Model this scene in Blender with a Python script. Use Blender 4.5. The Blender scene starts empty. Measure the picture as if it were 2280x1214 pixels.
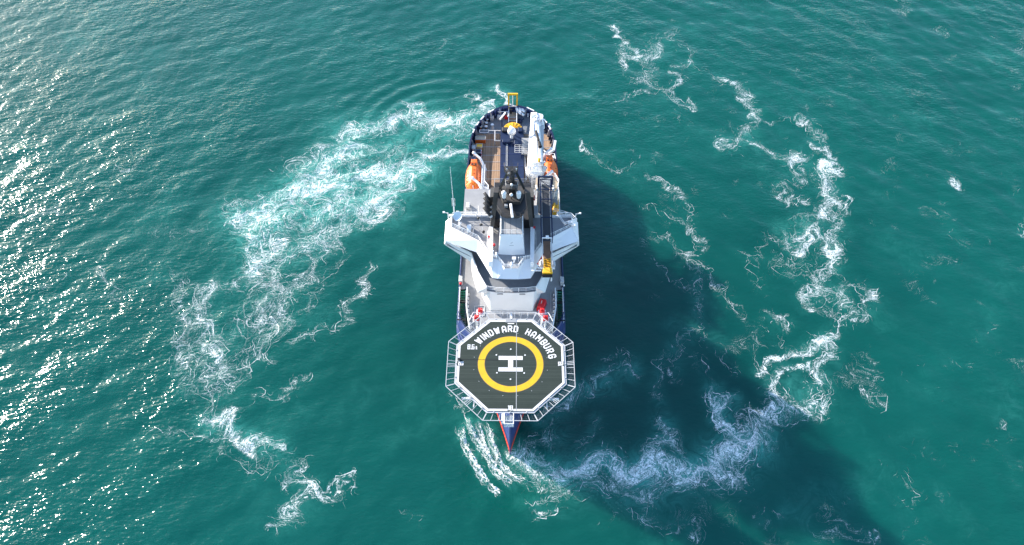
import bpy, math, random
import numpy as np
from mathutils import Vector, Matrix

random.seed(7)
rng = np.random.default_rng(11)
scene = bpy.context.scene
col = scene.collection
R = math.radians

# ------------------------------------------------------------------ camera
YB = 65.716
cam_d = bpy.data.cameras.new('camera')
cam = bpy.data.objects.new('camera', cam_d)
col.objects.link(cam)
cam.location = (0.11, -YB, 135.4)
cam_d.sensor_width = 36.0
cam_d.lens = 1800.0 / 2280.0 * 36.0
cam_d.clip_end = 20000.0
_pt, _roll = R(51.43), R(0.45)
fw = Vector((0, math.cos(_pt), -math.sin(_pt)))
up0 = Vector((0, math.sin(_pt), math.cos(_pt)))
rt0 = Vector((1, 0, 0))
# roll: the image's centre line leans a little
rt = rt0 * math.cos(_roll) + up0 * math.sin(_roll) * 1.0
up = up0 * math.cos(_roll) - rt0 * math.sin(_roll) * 1.0
m = Matrix((rt, up, -fw)).transposed()
cam.rotation_euler = m.to_euler()
scene.camera = cam

# ------------------------------------------------------------------ sky and sun
SUN_EL, SUN_AZ = R(19.3), R(-49.5)          # azimuth clockwise from +Y
world = bpy.data.worlds.new('World')
scene.world = world
world.use_nodes = True
wn = world.node_tree
wn.nodes.clear()
sky = wn.nodes.new('ShaderNodeTexSky')
sky.sky_type = 'NISHITA'
sky.sun_disc = False
sky.sun_elevation = SUN_EL
sky.sun_rotation = SUN_AZ
sky.air_density = 1.0
sky.dust_density = 0.6
sky.ozone_density = 2.2
bg = wn.nodes.new('ShaderNodeBackground')
bg.inputs['Strength'].default_value = 0.15
wo = wn.nodes.new('ShaderNodeOutputWorld')
wn.links.new(sky.outputs[0], bg.inputs[0])
wn.links.new(bg.outputs[0], wo.inputs[0])

sdir = Vector((math.sin(SUN_AZ) * math.cos(SUN_EL), math.cos(SUN_AZ) * math.cos(SUN_EL), math.sin(SUN_EL)))
sun_d = bpy.data.lights.new('sun', 'SUN')
sun_d.energy = 4.8
sun_d.angle = R(0.53)
sun_d.color = (1.0, 0.91, 0.80)
sun = bpy.data.objects.new('sun', sun_d)
col.objects.link(sun)
sun.location = sdir * 400
sun.rotation_euler = (-sdir).to_track_quat('-Z', 'Y').to_euler()

vs = scene.view_settings
vs.view_transform = 'Standard'
vs.look = 'None'
vs.gamma = 1.0
vs.exposure = 1.5
vs.use_curve_mapping = False
scene.cycles.max_bounces = 6
scene.cycles.diffuse_bounces = 3
scene.cycles.glossy_bounces = 3
scene.cycles.transmission_bounces = 2
scene.cycles.sample_clamp_indirect = 6.0
scene.cycles.use_denoising = True
scene.cycles.use_adaptive_sampling = False

# ------------------------------------------------------------------ materials
MATS = {}


def paint(name, c, rough=0.45, var=0.08, scale=0.6, metal=0.0, streak=0.0, bump=0.0, bscale=8.0, spec=0.5, dirt=None):
    """painted surface with uneven weathering"""
    mt = bpy.data.materials.new(name)
    mt.use_nodes = True
    nt = mt.node_tree
    b = nt.nodes['Principled BSDF']
    tc = nt.nodes.new('ShaderNodeTexCoord')
    n1 = nt.nodes.new('ShaderNodeTexNoise')
    n1.inputs['Scale'].default_value = scale
    n1.inputs['Detail'].default_value = 6
    n1.inputs['Roughness'].default_value = 0.65
    nt.links.new(tc.outputs['Object'], n1.inputs['Vector'])
    mr = nt.nodes.new('ShaderNodeMapRange')
    mr.inputs[1].default_value = 0.3
    mr.inputs[2].default_value = 0.7
    nt.links.new(n1.outputs['Fac'], mr.inputs[0])
    mx = nt.nodes.new('ShaderNodeMix')
    mx.data_type = 'RGBA'
    lo = [v * (1 - var) for v in c] if dirt is None else dirt
    hi = [min(1, v * (1 + var * 0.7)) for v in c]
    mx.inputs[6].default_value = (*lo, 1)
    mx.inputs[7].default_value = (*hi, 1)
    nt.links.new(mr.outputs[0], mx.inputs[0])
    nt.links.new(mx.outputs[2], b.inputs['Base Color'])
    b.inputs['Roughness'].default_value = rough
    b.inputs['Metallic'].default_value = metal
    b.inputs['Specular IOR Level'].default_value = spec
    mr2 = nt.nodes.new('ShaderNodeMapRange')
    mr2.inputs[3].default_value = rough * 0.8
    mr2.inputs[4].default_value = min(1, rough * 1.25)
    nt.links.new(n1.outputs['Fac'], mr2.inputs[0])
    nt.links.new(mr2.outputs[0], b.inputs['Roughness'])
    if bump > 0:
        n2 = nt.nodes.new('ShaderNodeTexNoise')
        n2.inputs['Scale'].default_value = bscale
        n2.inputs['Detail'].default_value = 3
        nt.links.new(tc.outputs['Object'], n2.inputs['Vector'])
        bp = nt.nodes.new('ShaderNodeBump')
        bp.inputs['Strength'].default_value = 0.5
        bp.inputs['Distance'].default_value = bump
        nt.links.new(n2.outputs['Fac'], bp.inputs['Height'])
        nt.links.new(bp.outputs[0], b.inputs['Normal'])
    MATS[name] = mt
    return mt


paint('white', (0.80, 0.80, 0.80), 0.4, 0.05, 0.35, bump=0.01, bscale=1.2)
paint('white_frame', (0.82, 0.82, 0.82), 0.4, 0.04)
paint('deck', (0.27, 0.275, 0.285), 0.75, 0.14, 0.5, bump=0.004, bscale=20)
paint('deck_dark', (0.17, 0.185, 0.205), 0.75, 0.18, 0.6, bump=0.004, bscale=20)
paint('grey', (0.30, 0.31, 0.32), 0.6, 0.12)
paint('light_grey', (0.46, 0.47, 0.48), 0.55, 0.1)
paint('navy', (0.0035, 0.015, 0.055), 0.5, 0.25, 0.5, spec=0.3)
paint('hull_blue', (0.035, 0.055, 0.17), 0.38, 0.15, 0.3)
paint('black', (0.018, 0.018, 0.020), 0.5, 0.3, 0.9)
paint('black_warm', (0.045, 0.040, 0.036), 0.55, 0.35, 0.9)
paint('rubber', (0.012, 0.012, 0.013), 0.8, 0.3)
paint('orange', (0.80, 0.155, 0.02), 0.32, 0.1, 0.8)
paint('yellow', (0.78, 0.42, 0.015), 0.42, 0.12, 0.9)
paint('ring_yellow', (0.56, 0.365, 0.004), 0.75, 0.12, 1.2)
paint('red', (0.62, 0.012, 0.018), 0.4, 0.15, 1.5)
paint('boot_red', (0.62, 0.045, 0.028), 0.5, 0.15, 0.5)
paint('green', (0.03, 0.22, 0.13), 0.6, 0.2, 1.0)
paint('green_deck', (0.11, 0.27, 0.19), 0.65, 0.35, 0.8, dirt=(0.30, 0.33, 0.27))
paint('dish', (0.62, 0.70, 0.76), 0.35, 0.04)
paint('glass', (0.012, 0.02, 0.028), 0.08, 0.1)
paint('brown', (0.16, 0.085, 0.05), 0.75, 0.3)
paint('mark_white', (0.66, 0.66, 0.66), 0.7, 0.12, 3.0)
paint('dark_floor', (0.035, 0.04, 0.05), 0.7, 0.3)
paint('tan', (0.42, 0.34, 0.24), 0.7, 0.2)


def plank_material(name, c1, c2, width, gap, along='Y'):
    mt = bpy.data.materials.new(name)
    mt.use_nodes = True
    nt = mt.node_tree
    b = nt.nodes['Principled BSDF']
    tc = nt.nodes.new('ShaderNodeTexCoord')
    sp = nt.nodes.new('ShaderNodeSeparateXYZ')
    nt.links.new(tc.outputs['Object'], sp.inputs[0])
    ax = 0 if along == 'Y' else 1
    dv = nt.nodes.new('ShaderNodeMath'); dv.operation = 'DIVIDE'; dv.inputs[1].default_value = width
    nt.links.new(sp.outputs[ax], dv.inputs[0])
    fr = nt.nodes.new('ShaderNodeMath'); fr.operation = 'FRACT'
    nt.links.new(dv.outputs[0], fr.inputs[0])
    fl = nt.nodes.new('ShaderNodeMath'); fl.operation = 'FLOOR'
    nt.links.new(dv.outputs[0], fl.inputs[0])
    wnz = nt.nodes.new('ShaderNodeTexWhiteNoise'); wnz.noise_dimensions = '1D'
    nt.links.new(fl.outputs[0], wnz.inputs['W'])
    mp = nt.nodes.new('ShaderNodeMapping')
    mp.inputs['Scale'].default_value = (6, 0.5, 1) if along == 'Y' else (0.5, 6, 1)
    nt.links.new(tc.outputs['Object'], mp.inputs[0])
    n1 = nt.nodes.new('ShaderNodeTexNoise'); n1.inputs['Scale'].default_value = 1.5; n1.inputs['Detail'].default_value = 6
    nt.links.new(mp.outputs[0], n1.inputs['Vector'])
    n3 = nt.nodes.new('ShaderNodeTexNoise'); n3.inputs['Scale'].default_value = 0.7; n3.inputs['Detail'].default_value = 5
    nt.links.new(tc.outputs['Object'], n3.inputs['Vector'])
    ad = nt.nodes.new('ShaderNodeMath'); ad.operation = 'ADD'
    nt.links.new(wnz.outputs['Value'], ad.inputs[0]); nt.links.new(n1.outputs['Fac'], ad.inputs[1])
    ad2 = nt.nodes.new('ShaderNodeMath'); ad2.operation = 'ADD'
    nt.links.new(ad.outputs[0], ad2.inputs[0]); nt.links.new(n3.outputs['Fac'], ad2.inputs[1])
    hv = nt.nodes.new('ShaderNodeMath'); hv.operation = 'MULTIPLY'; hv.inputs[1].default_value = 0.36
    nt.links.new(ad2.outputs[0], hv.inputs[0])
    mx = nt.nodes.new('ShaderNodeMix'); mx.data_type = 'RGBA'
    mx.inputs[6].default_value = (*c1, 1); mx.inputs[7].default_value = (*c2, 1)
    nt.links.new(hv.outputs[0], mx.inputs[0])
    gp = nt.nodes.new('ShaderNodeMath'); gp.operation = 'LESS_THAN'; gp.inputs[1].default_value = gap
    nt.links.new(fr.outputs[0], gp.inputs[0])
    mx2 = nt.nodes.new('ShaderNodeMix'); mx2.data_type = 'RGBA'
    mx2.inputs[7].default_value = (c1[0] * 0.5, c1[1] * 0.5, c1[2] * 0.5, 1)
    nt.links.new(gp.outputs[0], mx2.inputs[0]); nt.links.new(mx.outputs[2], mx2.inputs[6])
    nt.links.new(mx2.outputs[2], b.inputs['Base Color'])
    b.inputs['Roughness'].default_value = 0.85
    b.inputs['Specular IOR Level'].default_value = 0.25
    MATS[name] = mt
    return mt


plank_material('wood', (0.16, 0.095, 0.055), (0.60, 0.41, 0.27), 0.22, 0.12)
plank_material('heli_deck', (0.015, 0.026, 0.022), (0.040, 0.054, 0.046), 0.35, 0.06, along='X')

# ------------------------------------------------------------------ mesh helpers


class MB:
    def __init__(s):
        s.v = []; s.f = []

    def quad(s, *p):
        i = len(s.v); s.v += [tuple(q) for q in p]; s.f.append(tuple(range(i, i + len(p)))); return s

    def box(s, x0, x1, y0, y1, z0, z1):
        i = len(s.v)
        s.v += [(x0, y0, z0), (x1, y0, z0), (x1, y1, z0), (x0, y1, z0), (x0, y0, z1), (x1, y0, z1), (x1, y1, z1), (x0, y1, z1)]
        s.f += [(i, i + 3, i + 2, i + 1), (i + 4, i + 5, i + 6, i + 7), (i, i + 1, i + 5, i + 4), (i + 1, i + 2, i + 6, i + 5), (i + 2, i + 3, i + 7, i + 6), (i + 3, i, i + 4, i + 7)]
        return s

    def prism(s, bot, top):
        """two rings with the same number of points"""
        n = len(bot); i = len(s.v)
        s.v += [tuple(p) for p in bot] + [tuple(p) for p in top]
        s.f.append(tuple(range(i + n - 1, i - 1, -1)))
        s.f.append(tuple(range(i + n, i + 2 * n)))
        for k in range(n):
            a, b = k, (k + 1) % n
            s.f.append((i + a, i + b, i + n + b, i + n + a))
        return s

    def slab(s, poly, z0, z1):
        return s.prism([(x, y, z0) for x, y in poly], [(x, y, z1) for x, y in poly])

    def cyl(s, p0, p1, r0, r1=None, n=8, cap=True):
        r1 = r0 if r1 is None else r1
        p0, p1 = Vector(p0), Vector(p1)
        d = (p1 - p0).normalized()
        a = d.orthogonal().normalized(); b = d.cross(a)
        i = len(s.v)
        for p, r in ((p0, r0), (p1, r1)):
            for k in range(n):
                t = 2 * math.pi * k / n
                s.v.append(tuple(p + a * (r * math.cos(t)) + b * (r * math.sin(t))))
        for k in range(n):
            s.f.append((i + k, i + (k + 1) % n, i + n + (k + 1) % n, i + n + k))
        if cap:
            s.f.append(tuple(range(i + n - 1, i - 1, -1))); s.f.append(tuple(range(i + n, i + 2 * n)))
        return s

    def bar(s, p0, p1, w, h=None):
        """rectangular beam"""
        h = w if h is None else h
        p0, p1 = Vector(p0), Vector(p1)
        d = (p1 - p0).normalized()
        upv = Vector((0, 0, 1)) if abs(d.z) < 0.95 else Vector((0, 1, 0))
        a = d.cross(upv).normalized() * (w / 2); b = a.cross(d).normalized() * (h / 2)
        return s.prism([p0 - a - b, p0 + a - b, p0 + a + b, p0 - a + b], [p1 - a - b, p1 + a - b, p1 + a + b, p1 - a + b])

    def tube(s, pts, r, n=6):
        for a, b in zip(pts[:-1], pts[1:]):
            s.cyl(a, b, r, r, n)
        return s

    def lathe(s, c, prof, n=16, axis='Z'):
        """prof: (radius, height)"""
        i = len(s.v); c = Vector(c)
        for r, h in prof:
            for k in range(n):
                t = 2 * math.pi * k / n
                x, y, z = r * math.cos(t), r * math.sin(t), h
                if axis == 'X': x, y, z = z, x, y
                if axis == 'Y': x, y, z = x, z, y
                s.v.append((c.x + x, c.y + y, c.z + z))
        for j in range(len(prof) - 1):
            for k in range(n):
                a = i + j * n
                q = (a + k, a + (k + 1) % n, a + n + (k + 1) % n, a + n + k)
                s.f.append(q if axis != 'Y' else q[::-1])
        s.f.append(tuple(range(i + n - 1, i - 1, -1)) if axis != 'Y' else tuple(range(i, i + n)))
        e = i + (len(prof) - 1) * n
        s.f.append(tuple(range(e, e + n)) if axis != 'Y' else tuple(range(e + n - 1, e - 1, -1)))
        return s

    def dome(s, c, r, h=None, n=16):
        h = r if h is None else h
        return s.lathe(c, [(max(0.01, r * math.cos(t)), h * math.sin(t)) for t in np.linspace(-math.pi / 2, math.pi / 2, 9)], n)

    def rail(s, pts, h=1.1, step=1.5, r=0.04, bars=3):
        L = [Vector(p) for p in pts]
        for a, b in zip(L[:-1], L[1:]):
            for q in range(bars):
                z = Vector((0, 0, h * (q + 1) / bars))
                s.cyl(a + z, b + z, r if q == bars - 1 else r * 0.7, n=5, cap=False)
            n = max(1, round((b - a).length / step))
            for k in range(n + 1):
                p = a.lerp(b, k / n)
                s.cyl(p, p + Vector((0, 0, h)), r, n=5, cap=False)
        return s


class Ctx:
    pass


def ob(name, mb, mat, parent=None, smooth=False, bevel=0.0, solid=0.0):
    me = bpy.data.meshes.new(name)
    me.from_pydata(mb.v, [], mb.f)
    me.materials.append(MATS[mat])
    if smooth:
        me.polygons.foreach_set('use_smooth', [True] * len(me.polygons))
    me.update()
    o = bpy.data.objects.new(name, me)
    col.objects.link(o)
    if parent is not None:
        o.parent = parent
        rt_ = parent
        off = Vector((0, 0, 0))
        while rt_ is not None:
            off += rt_.location
            rt_ = rt_.parent
        o.matrix_parent_inverse = Matrix.Translation(-off) if parent.parent is None else Matrix.Identity(4)
    if bevel:
        md = o.modifiers.new('bevel', 'BEVEL'); md.width = bevel; md.segments = 2; md.limit_method = 'ANGLE'
    if solid:
        md = o.modifiers.new('solid', 'SOLIDIFY'); md.thickness = solid; md.offset = -1
    return o


def tag(o, label, cat=None, group=None, kind=None):
    if label: o['label'] = label
    if cat: o['category'] = cat
    if group: o['group'] = group
    if kind: o['kind'] = kind
    return o


def empty(name, loc):
    o = bpy.data.objects.new(name, None); col.objects.link(o); o.location = loc
    o.empty_display_size = 1
    return o


def mir(pts):
    return [(-p[0],) + tuple(p[1:]) for p in pts]


# foam left by the thrusters and the bow: (half width m, density, aeration, crest height, path in metres)
FOAM = [
    (3.83, 0.84, 0.55, 0.00, [(-9.0, 92.3), (-15.8, 88.3), (-20.6, 92.1), (-27.3, 91.0), (-34.9, 88.1), (-41.4, 86.8)]),
    (2.17, 0.90, 0.60, 0.00, [(-9.9, 79.7), (-17.0, 78.9), (-21.7, 77.4), (-27.0, 75.3), (-32.2, 74.2)]),
    (4.23, 0.86, 0.80, 0.00, [(-22.5, 73.8), (-29.8, 71.5), (-36.1, 71.1), (-42.1, 68.4), (-46.9, 65.4)]),
    (4.14, 0.84, 0.75, 0.00, [(-25.4, 70.0), (-31.1, 64.1), (-38.1, 61.9), (-44.7, 58.3)]),
    (4.00, 0.84, 0.70, 0.00, [(-38.6, 82.3), (-43.2, 75.9), (-47.7, 70.5), (-51.1, 65.3), (-55.4, 61.0), (-58.7, 56.8)]),
    (3.45, 0.80, 0.60, 0.00, [(-43.8, 65.4), (-49.2, 60.4), (-53.4, 55.5), (-56.6, 51.5), (-59.9, 55.4), (-62.5, 58.2)]),
    (3.39, 0.80, 0.40, 0.00, [(-28.6, 59.9), (-34.6, 58.4), (-40.1, 54.3), (-43.4, 49.7), (-48.0, 47.7), (-52.5, 45.7), (-57.0, 48.9)]),
    (2.35, 0.85, 0.40, 0.00, [(-51.4, 50.2), (-55.3, 47.6), (-55.7, 42.6)]),
    (1.64, 0.70, 0.20, 0.00, [(-62.7, 56.8), (-65.8, 61.6), (-61.9, 62.4), (-56.0, 63.8)]),
    (1.73, 0.70, 0.20, 0.00, [(-51.8, 75.8), (-51.8, 69.7), (-49.1, 79.0), (-44.1, 82.2)]),
    (2.29, 0.85, 0.45, 0.00, [(-20.6, 92.1), (-24.3, 95.9), (-26.6, 96.6)]),
    (1.33, 0.70, 0.20, 0.00, [(-5.4, 97.0), (-9.5, 100.5), (-11.2, 99.2)]),
    (1.21, 1.00, 0.30, 0.00, [(-4.9, 103.8), (-2.8, 102.4), (-1.1, 100.1)]),
    (1.39, 0.70, 0.20, 0.00, [(-25.2, 67.8), (-29.6, 59.2), (-34.9, 53.0), (-39.4, 49.7), (-43.1, 47.7)]),
    (1.33, 0.65, 0.10, 0.00, [(-38.3, 55.7), (-42.5, 43.9), (-40.2, 41.5), (-47.6, 40.2), (-51.0, 37.7)]),
    (1.53, 0.70, 0.15, 0.00, [(-56.2, 45.0), (-51.6, 41.4), (-47.2, 37.8), (-51.4, 35.4), (-55.5, 41.3)]),
    (2.07, 0.62, 0.15, 0.00, [(-55.2, 40.1), (-58.5, 37.7), (-62.3, 37.6), (-61.8, 31.8)]),
    (1.51, 0.60, 0.10, 0.00, [(-42.3, 42.7), (-43.4, 37.8), (-48.8, 36.6), (-51.7, 31.9), (-49.2, 28.5)]),
    (3.05, 0.75, 0.12, 0.00, [(-63.2, 37.6), (-63.2, 31.8), (-61.0, 26.2), (-58.4, 20.9), (-56.3, 15.8), (-54.5, 11.8)]),
    (2.14, 0.69, 0.08, 0.00, [(-53.5, 31.9), (-49.7, 26.3), (-50.4, 21.0), (-52.2, 16.8), (-53.9, 12.8)]),
    (1.45, 0.67, 0.05, 0.00, [(-48.2, 33.1), (-45.3, 27.5), (-48.3, 24.2), (-48.4, 19.9)]),
    (1.07, 0.71, 0.05, 0.00, [(-30.9, 44.1), (-32.0, 37.9), (-32.3, 32.1), (-36.4, 28.7), (-40.6, 26.4), (-43.8, 24.2)]),
    (0.89, 0.64, 0.05, 0.00, [(-49.4, 11.8), (-44.1, 10.9), (-41.3, 14.9), (-39.2, 17.9)]),
    (1.95, 0.64, 0.05, 0.00, [(-66.2, 30.6), (-66.3, 24.0), (-62.6, 16.7), (-59.6, 11.8)]),
    (1.51, 0.59, 0.05, 0.00, [(-73.0, 42.4), (-69.8, 37.6), (-69.9, 30.6)]),
    (1.15, 1.00, 0.40, 0.15, [(-57.2, 6.0), (-54.5, 6.3), (-51.8, 5.2), (-50.2, 3.8)]),
    (1.34, 0.90, 0.30, 0.00, [(-57.0, 6.0), (-55.4, 4.7), (-52.8, 4.2)]),
    (1.48, 0.95, 0.30, 0.00, [(-49.9, 4.1), (-46.9, 2.0), (-44.8, 1.4)]),
    (1.13, 0.90, 0.20, 0.00, [(-44.7, 1.1), (-42.3, 1.6), (-40.8, 0.0), (-42.6, 0.7)]),
    (1.28, 0.80, 0.15, 0.00, [(-40.0, -2.4), (-38.9, -4.1), (-37.0, -5.8), (-35.1, -7.4), (-34.2, -8.6)]),
    (1.88, 0.72, 0.15, 0.00, [(-35.2, -7.0), (-36.4, -9.5), (-37.8, -10.3), (-35.6, -9.5), (-38.3, -11.9)]),
    (0.79, 0.70, 0.05, 0.00, [(-38.3, -11.9), (-39.4, -14.3), (-39.9, -15.9)]),
    (0.91, 0.62, 0.05, 0.00, [(-34.2, -8.6), (-31.1, -8.2), (-28.9, -6.9)]),
    (0.46, 0.95, 0.10, 0.00, [(-31.0, -7.6), (-29.8, -5.7), (-28.9, -3.7), (-27.7, -4.0), (-27.9, -5.7)]),
    (1.62, 0.50, 0.03, 0.00, [(-49.3, -0.2), (-46.5, -2.0), (-43.5, -1.1), (-39.6, -4.5)]),
    (1.32, 0.50, 0.03, 0.00, [(-66.9, 4.1), (-61.1, 4.2), (-54.7, 1.9), (-48.7, 0.6)]),
    (1.30, 0.50, 0.03, 0.00, [(-47.1, 0.7), (-43.9, -2.8), (-45.7, -6.2)]),
    (0.98, 0.55, 0.02, 0.00, [(-99.0, 37.3), (-95.5, 37.9), (-94.7, 40.9)]),
    (1.31, 0.55, 0.02, 0.00, [(-86.8, 43.5), (-85.4, 37.4), (-82.3, 35.1)]),
    (1.11, 0.50, 0.02, 0.00, [(-97.3, 73.0), (-91.1, 73.8), (-87.7, 77.0)]),
    (3.06, 0.50, 0.00, 0.00, [(-111.1, 56.3), (-105.3, 59.8), (-102.5, 60.5)]),
    (1.30, 0.45, 0.03, 0.00, [(-53.6, 130.4), (-47.7, 124.2), (-38.8, 123.2)]),
    (1.27, 0.45, 0.03, 0.00, [(-25.6, 112.4), (-21.3, 120.4), (-17.8, 124.5)]),
    (1.15, 0.85, 0.10, 0.00, [(28.7, 132.6), (29.5, 126.2), (30.0, 122.1), (33.0, 121.1)]),
    (1.98, 0.78, 0.15, 0.00, [(31.6, 118.1), (36.7, 120.8), (41.9, 124.9), (39.3, 119.6), (33.9, 117.1)]),
    (0.98, 0.78, 0.05, 0.00, [(30.0, 122.1), (30.7, 115.1), (30.9, 110.3), (31.0, 119.1)]),
    (1.38, 0.66, 0.10, 0.00, [(36.6, 119.1), (37.7, 112.3), (35.8, 105.6), (35.7, 110.3)]),
    (1.08, 0.72, 0.05, 0.00, [(30.7, 108.4), (35.3, 106.6), (39.6, 102.9), (41.6, 99.9), (44.9, 98.1)]),
    (0.99, 0.66, 0.05, 0.00, [(44.3, 127.4), (46.7, 121.3), (48.5, 116.3), (43.8, 113.3)]),
    (0.96, 0.68, 0.05, 0.00, [(43.0, 111.4), (44.9, 109.1), (41.7, 105.7), (39.6, 102.9)]),
    (0.81, 0.62, 0.05, 0.00, [(35.0, 103.8), (30.2, 101.5), (25.3, 99.1)]),
    (0.94, 0.75, 0.05, 0.00, [(45.4, 102.1), (46.0, 98.2)]),
    (0.79, 0.50, 0.03, 0.00, [(39.9, 94.9), (44.2, 92.9)]),
    (0.82, 1.00, 0.15, 0.00, [(54.1, 110.0), (55.8, 108.5), (57.1, 107.8)]),
    (1.63, 0.78, 0.10, 0.00, [(57.9, 106.8), (60.6, 105.6), (61.7, 103.2), (58.4, 103.2)]),
    (1.19, 0.80, 0.10, 0.00, [(59.3, 101.4), (60.9, 98.3), (61.9, 95.2), (60.4, 93.1)]),
    (1.17, 0.72, 0.05, 0.00, [(60.4, 93.1), (62.3, 92.1), (58.9, 89.2), (56.8, 86.6)]),
    (1.79, 0.78, 0.15, 0.00, [(59.6, 88.3), (57.2, 85.8), (55.3, 84.2), (51.2, 83.0)]),
    (0.88, 0.70, 0.05, 0.00, [(57.5, 84.2), (60.2, 81.0), (64.1, 78.7), (67.2, 77.9)]),
    (1.75, 0.78, 0.15, 0.00, [(67.6, 78.4), (70.5, 80.3), (71.2, 78.8), (69.1, 76.4), (68.0, 78.7)]),
    (1.04, 0.75, 0.10, 0.00, [(72.0, 92.7), (74.9, 92.7), (75.6, 88.5), (76.0, 85.2)]),
    (1.01, 0.95, 0.10, 0.00, [(73.2, 85.2), (74.4, 83.3), (76.0, 82.8), (76.5, 79.6)]),
    (0.85, 0.68, 0.05, 0.00, [(68.5, 76.4), (68.6, 71.8), (65.5, 69.5), (62.8, 66.6)]),
    (1.08, 0.68, 0.05, 0.00, [(62.7, 68.8), (61.1, 65.8), (62.7, 63.7), (68.8, 65.2)]),
    (1.22, 1.00, 0.25, 0.00, [(75.9, 76.9), (74.3, 73.4), (74.3, 69.6), (73.4, 65.2)]),
    (1.71, 0.80, 0.15, 0.00, [(77.0, 75.7), (74.7, 71.9), (75.9, 68.2), (73.0, 66.4)]),
    (1.65, 0.82, 0.15, 0.00, [(74.0, 63.1), (71.4, 61.0), (69.7, 58.2), (73.3, 58.2)]),
    (1.06, 0.70, 0.05, 0.00, [(76.1, 65.3), (75.8, 61.0), (72.0, 56.8), (74.2, 55.5)]),
    (0.81, 0.60, 0.05, 0.00, [(70.9, 61.0), (65.4, 59.5), (61.7, 54.0), (57.7, 51.4)]),
    (1.03, 0.95, 0.25, 0.10, [(63.1, 53.4), (65.9, 54.7), (65.8, 52.1), (63.9, 50.1), (61.3, 49.4)]),
    (1.61, 0.70, 0.25, 0.00, [(60.5, 55.4), (62.6, 50.7), (68.1, 53.4), (65.9, 56.8)]),
    (1.59, 0.86, 0.20, 0.00, [(73.6, 55.5), (71.2, 51.5), (69.5, 47.6), (69.5, 44.4)]),
    (1.02, 0.95, 0.15, 0.00, [(70.3, 51.5), (69.7, 48.2), (68.2, 46.3)]),
    (0.88, 0.75, 0.08, 0.00, [(69.1, 45.1), (66.9, 41.9), (63.8, 38.9), (61.7, 35.9)]),
    (0.78, 0.62, 0.05, 0.00, [(54.8, 46.2), (57.9, 47.5), (60.4, 45.0), (57.9, 42.5), (63.4, 41.3)]),
    (1.52, 0.75, 0.20, 0.00, [(61.7, 35.9), (63.6, 37.7), (66.7, 38.9), (69.3, 37.7), (69.3, 34.2)]),
    (0.86, 0.85, 0.10, 0.00, [(60.6, 33.0), (63.0, 35.3), (62.1, 37.7)]),
    (1.08, 0.82, 0.12, 0.00, [(75.4, 37.8), (76.3, 35.7), (74.2, 33.1), (71.5, 32.0)]),
    (0.87, 0.66, 0.08, 0.00, [(69.6, 38.9), (73.4, 39.0), (75.3, 37.2)]),
    (0.85, 0.66, 0.05, 0.00, [(60.9, 34.1), (64.1, 31.9), (67.2, 33.1), (69.4, 30.8)]),
    (0.95, 0.80, 0.12, 0.00, [(71.5, 32.0), (68.3, 30.2), (65.0, 28.0), (63.5, 25.2)]),
    (0.74, 0.85, 0.10, 0.00, [(53.1, 31.2), (54.4, 29.5), (57.2, 29.8), (55.4, 27.9)]),
    (0.62, 0.55, 0.05, 0.00, [(50.7, 29.5), (48.8, 24.0), (48.5, 17.7)]),
    (0.62, 0.50, 0.05, 0.00, [(53.2, 28.4), (53.3, 24.0), (56.4, 21.9)]),
    (1.03, 1.00, 0.25, 0.00, [(64.3, 26.9), (61.8, 24.1), (58.4, 22.8), (56.5, 22.2)]),
    (1.23, 0.75, 0.12, 0.00, [(64.1, 24.1), (61.5, 20.9), (63.3, 21.0), (60.2, 18.9)]),
    (0.71, 0.95, 0.15, 0.00, [(48.0, 17.2), (49.6, 19.0), (51.8, 20.9), (54.5, 21.4)]),
    (0.60, 0.90, 0.25, 0.00, [(59.8, 14.6), (59.3, 13.2), (58.3, 11.9), (57.1, 10.9), (55.7, 10.3), (54.3, 10.1), (53.0, 10.3), (51.9, 10.9), (51.1, 11.9), (50.7, 13.1), (50.8, 14.5), (51.3, 15.9), (52.2, 17.3), (53.4, 18.3), (54.8, 19.0), (56.3, 19.2), (57.7, 19.0), (58.8, 18.4), (59.6, 17.3), (59.9, 16.0), (59.8, 14.6)]),
    (2.08, 0.00, 0.38, 0.00, [(54.5, 14.8), (55.9, 13.6)]),
    (1.19, 0.70, 0.20, 0.00, [(58.4, 19.6), (59.8, 18.8), (60.7, 17.5), (61.2, 15.9), (61.0, 14.2), (60.3, 12.5), (59.2, 11.0), (57.7, 9.8), (56.0, 9.0), (54.3, 8.7), (52.7, 9.0), (51.3, 9.7), (50.3, 10.9), (49.9, 12.4), (49.9, 14.1), (50.5, 15.8), (51.6, 17.4), (53.1, 18.7)]),
    (0.98, 1.00, 0.30, 0.00, [(50.3, 12.7), (51.9, 10.8), (54.2, 9.7), (56.3, 9.4)]),
    (0.98, 0.80, 0.10, 0.00, [(56.9, 8.5), (59.5, 10.4), (59.7, 12.8)]),
    (0.87, 0.85, 0.25, 0.00, [(51.0, 10.3), (47.5, 7.9), (43.9, 6.5), (42.8, 5.1)]),
    (1.52, 0.70, 0.35, 0.00, [(52.9, 9.4), (49.1, 7.4), (46.4, 6.0)]),
    (1.17, 0.95, 0.50, 0.00, [(39.3, 13.4), (39.4, 11.2), (40.0, 9.3), (39.2, 7.4), (40.4, 5.5), (41.9, 4.1)]),
    (0.98, 0.80, 0.40, 0.00, [(39.8, 12.2), (42.7, 11.7), (41.6, 10.2), (39.7, 9.3)]),
    (2.14, 0.88, 0.60, 0.00, [(46.8, 4.2), (43.3, 2.8), (39.8, 1.9), (37.2, 0.5)]),
    (2.13, 0.90, 0.70, 0.00, [(45.5, 1.5), (41.3, 1.0), (37.9, 0.1)]),
    (1.78, 0.95, 0.70, 0.10, [(37.9, 0.1), (34.3, -2.2), (32.6, -3.0), (29.5, -1.8), (30.9, -3.9)]),
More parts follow.
